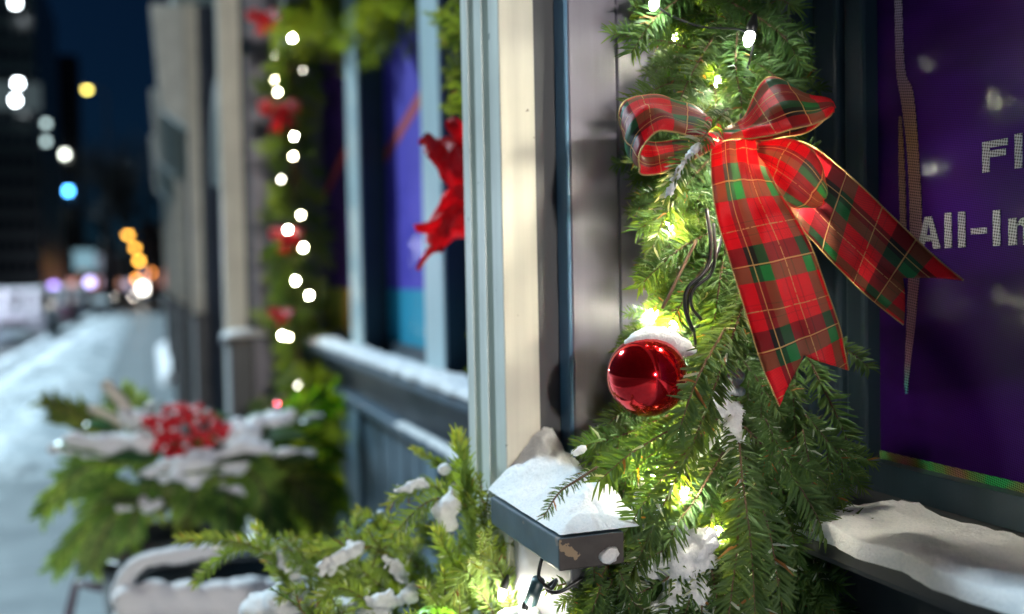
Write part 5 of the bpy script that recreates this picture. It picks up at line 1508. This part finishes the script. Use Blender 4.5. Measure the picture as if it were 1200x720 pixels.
def winter_tree(px, z, h, seed, label):
    rg_ = random.Random(seed)
    p = onZ(px, 300, 0) if False else P(px, 345, z); p.z = -.1
    t = thing('bare_tree', tuple(p), label, 'tree', 'bare trees at the end of the street')
    tr, cr = MB(), MB()
    top = p + Vector((rg_.uniform(-.3, .3), rg_.uniform(-.3, .3), h * .4))
    tr.tube([p, p.lerp(top, .5), top], [h * .03, h * .024, h * .02], 8)
    def grow(a, d, L, r, lv):
        e = a + d * L
        cr.tube([a, a.lerp(e, .5) + Vector((rg_.uniform(-.08, .08), rg_.uniform(-.08, .08), 0)) * L, e], [r, r * .8, r * .55], 5 if lv < 3 else 3)
        if lv >= 5: return
        for k in range(3 if lv < 4 else 4):
            nd = (d + Vector((rg_.uniform(-.8, .8), rg_.uniform(-.8, .8), rg_.uniform(-.3, .6)))).normalized()
            grow(a.lerp(e, rg_.uniform(.55, 1)), nd, L * rg_.uniform(.55, .8), r * .55, lv + 1)
    for k in range(5):
        grow(top, Vector((rg_.uniform(-.7, .7), rg_.uniform(-.7, .7), 1)).normalized(), h * .22, h * .014, 0)
    bk_ = plain('winter_bark', (0.03, 0.027, 0.025), .9)
    tr.build('trunk', bk_, t); cr.build('crown', bk_, t)
winter_tree(150, 95, 17, 1, 'dark bare tree above the amber lamps')
winter_tree(182, 70, 11, 2, 'lower bare tree against the far shop front')
winter_tree(125, 120, 18, 3, 'bare tree beside the black tower')

def tower(px0, px1, pytop, z, depth, wall, label, rows, cols, lit, name='tower_block', lit_c=(0.8, 0.95, 1.0), lit_s=1.2, band=None):
    """block with floor bands and recessed windows on the two sides that face the street"""
    a, c = P(px0, 330, z), P(px1, 330, z)
    top = P(0.5 * (px0 + px1), pytop, z).z
    x1 = a.x; y0, y1 = min(a.y, c.y), max(a.y, c.y)
    t = thing(name, (x1 - depth / 2, (y0 + y1) / 2, -.16), label, 'building')
    b = MB(); b.box((x1 - depth, y0, -.16), (x1, y1, top)); b.build('walls', wall, t)
    fh = (top - 1) / rows
    fl = MB()
    for i in range(rows + 1): fl.box((x1 - .05, y0 - .12, .6 + i * fh - .15), (x1 + .12, y1 + .12, .6 + i * fh + .15))
    fl.build('floor_band', wall, t)
    gm = MB(); cw = (y1 - y0) / cols
    for i in range(rows):
        for j in range(cols):
            if (i, j) in lit: continue
            gm.box((x1 - .02, y0 + cw * (j + .12), .6 + fh * i + .4), (x1 + .06, y0 + cw * (j + .88), .6 + fh * (i + 1) - .4))
    o = gm.build('window', m_cglass, t); o['kind'] = 'stuff'
    for (i, j), (cc, s) in lit.items():
        b = MB(); b.box((x1 - .02, y0 + cw * (j + .15), .6 + fh * i + .35), (x1 + .06, y0 + cw * (j + .85), .6 + fh * (i + 1) - .35))
        b.build('lit_window', glow('window_glow_%d_%d_%s' % (i, j, name), cc, s), t)
    return t
m_glasst = plain('dark_teal_cladding', (0.02, 0.035, 0.04), 0.3)
m_blackt = plain('black_cladding', (0.006, 0.006, 0.007), 0.5)
m_brick = paint('sooty_brick', (0.10, 0.045, 0.032), 0.8, .2, (3, 3, 3), .1)
W = (0.85, 0.95, 1.0)
tower(-70, 46, -60, 70, 20, m_glasst, 'tall dark glass office block at the left edge with lit windows on one floor', 16, 10, {})
tower(60, 98, 64, 190, 8, m_blackt, 'slender black tower rising beside the glass office block', 24, 4, {})
# luminous office windows built where they stand on the two towers
def lamp_window(px, py, z, w, h, c, s, label, name='lit_window_box'):
    p = P(px, py, z)
    t = thing(name, tuple(p), label, 'lit window', 'lit windows high on the dark towers')
    b = MB(); b.box((p.x - .05, p.y - w / 2, p.z - h / 2), (p.x, p.y + w / 2, p.z + h / 2)); b.build('pane', glow('office_glow_' + label[:18], c, s), t)
    b = MB()
    for (a0, c0, a1, c1) in ((-w/2-.06, -h/2-.06, w/2+.06, -h/2), (-w/2-.06, h/2, w/2+.06, h/2+.06), (-w/2-.06, -h/2, -w/2, h/2), (w/2, -h/2, w/2+.06, h/2)):
        b.box((p.x - .06, p.y + a0, p.z + c0), (p.x + .04, p.y + a1, p.z + c1))
    b.build('frame', m_blackt, t)
for q in ((18,4,69,.36,.36,W,30,'top bright window of the glass office block'),(21,98,69,.36,.36,W,30,'upper of two bright windows on the banded office floor'),(18,118,69,.36,.36,W,30,'lower of two bright windows on the banded office floor'),
          (54,145,69,.36,.36,(.6,.8,.8),3.0,'dim grey window below the lit office floor'),(54,166,69,.36,.36,(.6,.8,.8),3.0,'second dim grey window below the lit office floor'),
          (76,181,188,.95,.95,(.8,.85,.75),13,'highest white window on the black tower'),(80,224,188,1.0,1.0,(.08,.42,1.0),18,'blue lit window on the black tower'),
          (65,251,188,.95,.95,(.85,.95,.8),15,'white window below the blue one on the black tower'),(65,279,188,.95,.95,(.6,.7,.6),4,'dim greenish window low on the black tower'),
          (98,305,150,3.2,3.0,(.25,.45,.55),.8,'large pale blue shop window at the end of the street'),(122,308,150,2.4,2.6,(.35,.4,.5),.5,'fainter shop window right of the pale blue one')):
    lamp_window(*q)
# banded office floor
p0, p1 = P(-60, 108, 69.5), P(44, 108, 69.5)
t = thing('office_floor_band', tuple(p0), 'concrete band across the glass office block, given a soft glow of its own', 'ledge')
b = MB(); b.box((p0.x - .3, p0.y, P(20, 124, 69.5).z), (p0.x + .1, p1.y, P(20, 92, 69.5).z)); b.build('panel', glow('office_floor_glow', (.4, .55, .6), .12, False), t)  # faint emission of the panel imitates light falling on the band
for (a, c, top, z, lab) in ((-10, 78, 292, 120, 'low brick block behind the parked cars'), (70, 135, 286, 160, 'brick shop row with pale windows at the end of the street'), (128, 175, 300, 175, 'small brick house behind the amber lamps'), (165, 215, 262, 150, 'dark brick block closing the street beside the shop fronts')):
    tower(a, c, top, z, 10, m_brick, lab, 3, 6, {(0, 1): ((1, .45, .28), .8), (0, 3): ((1, .42, .33), .9), (0, 4): ((.8, .55, .7), .7), (0, 0): ((.8, .6, .75), .8), (1, 2): ((.9, .4, .2), .35)}, 'brick_building')
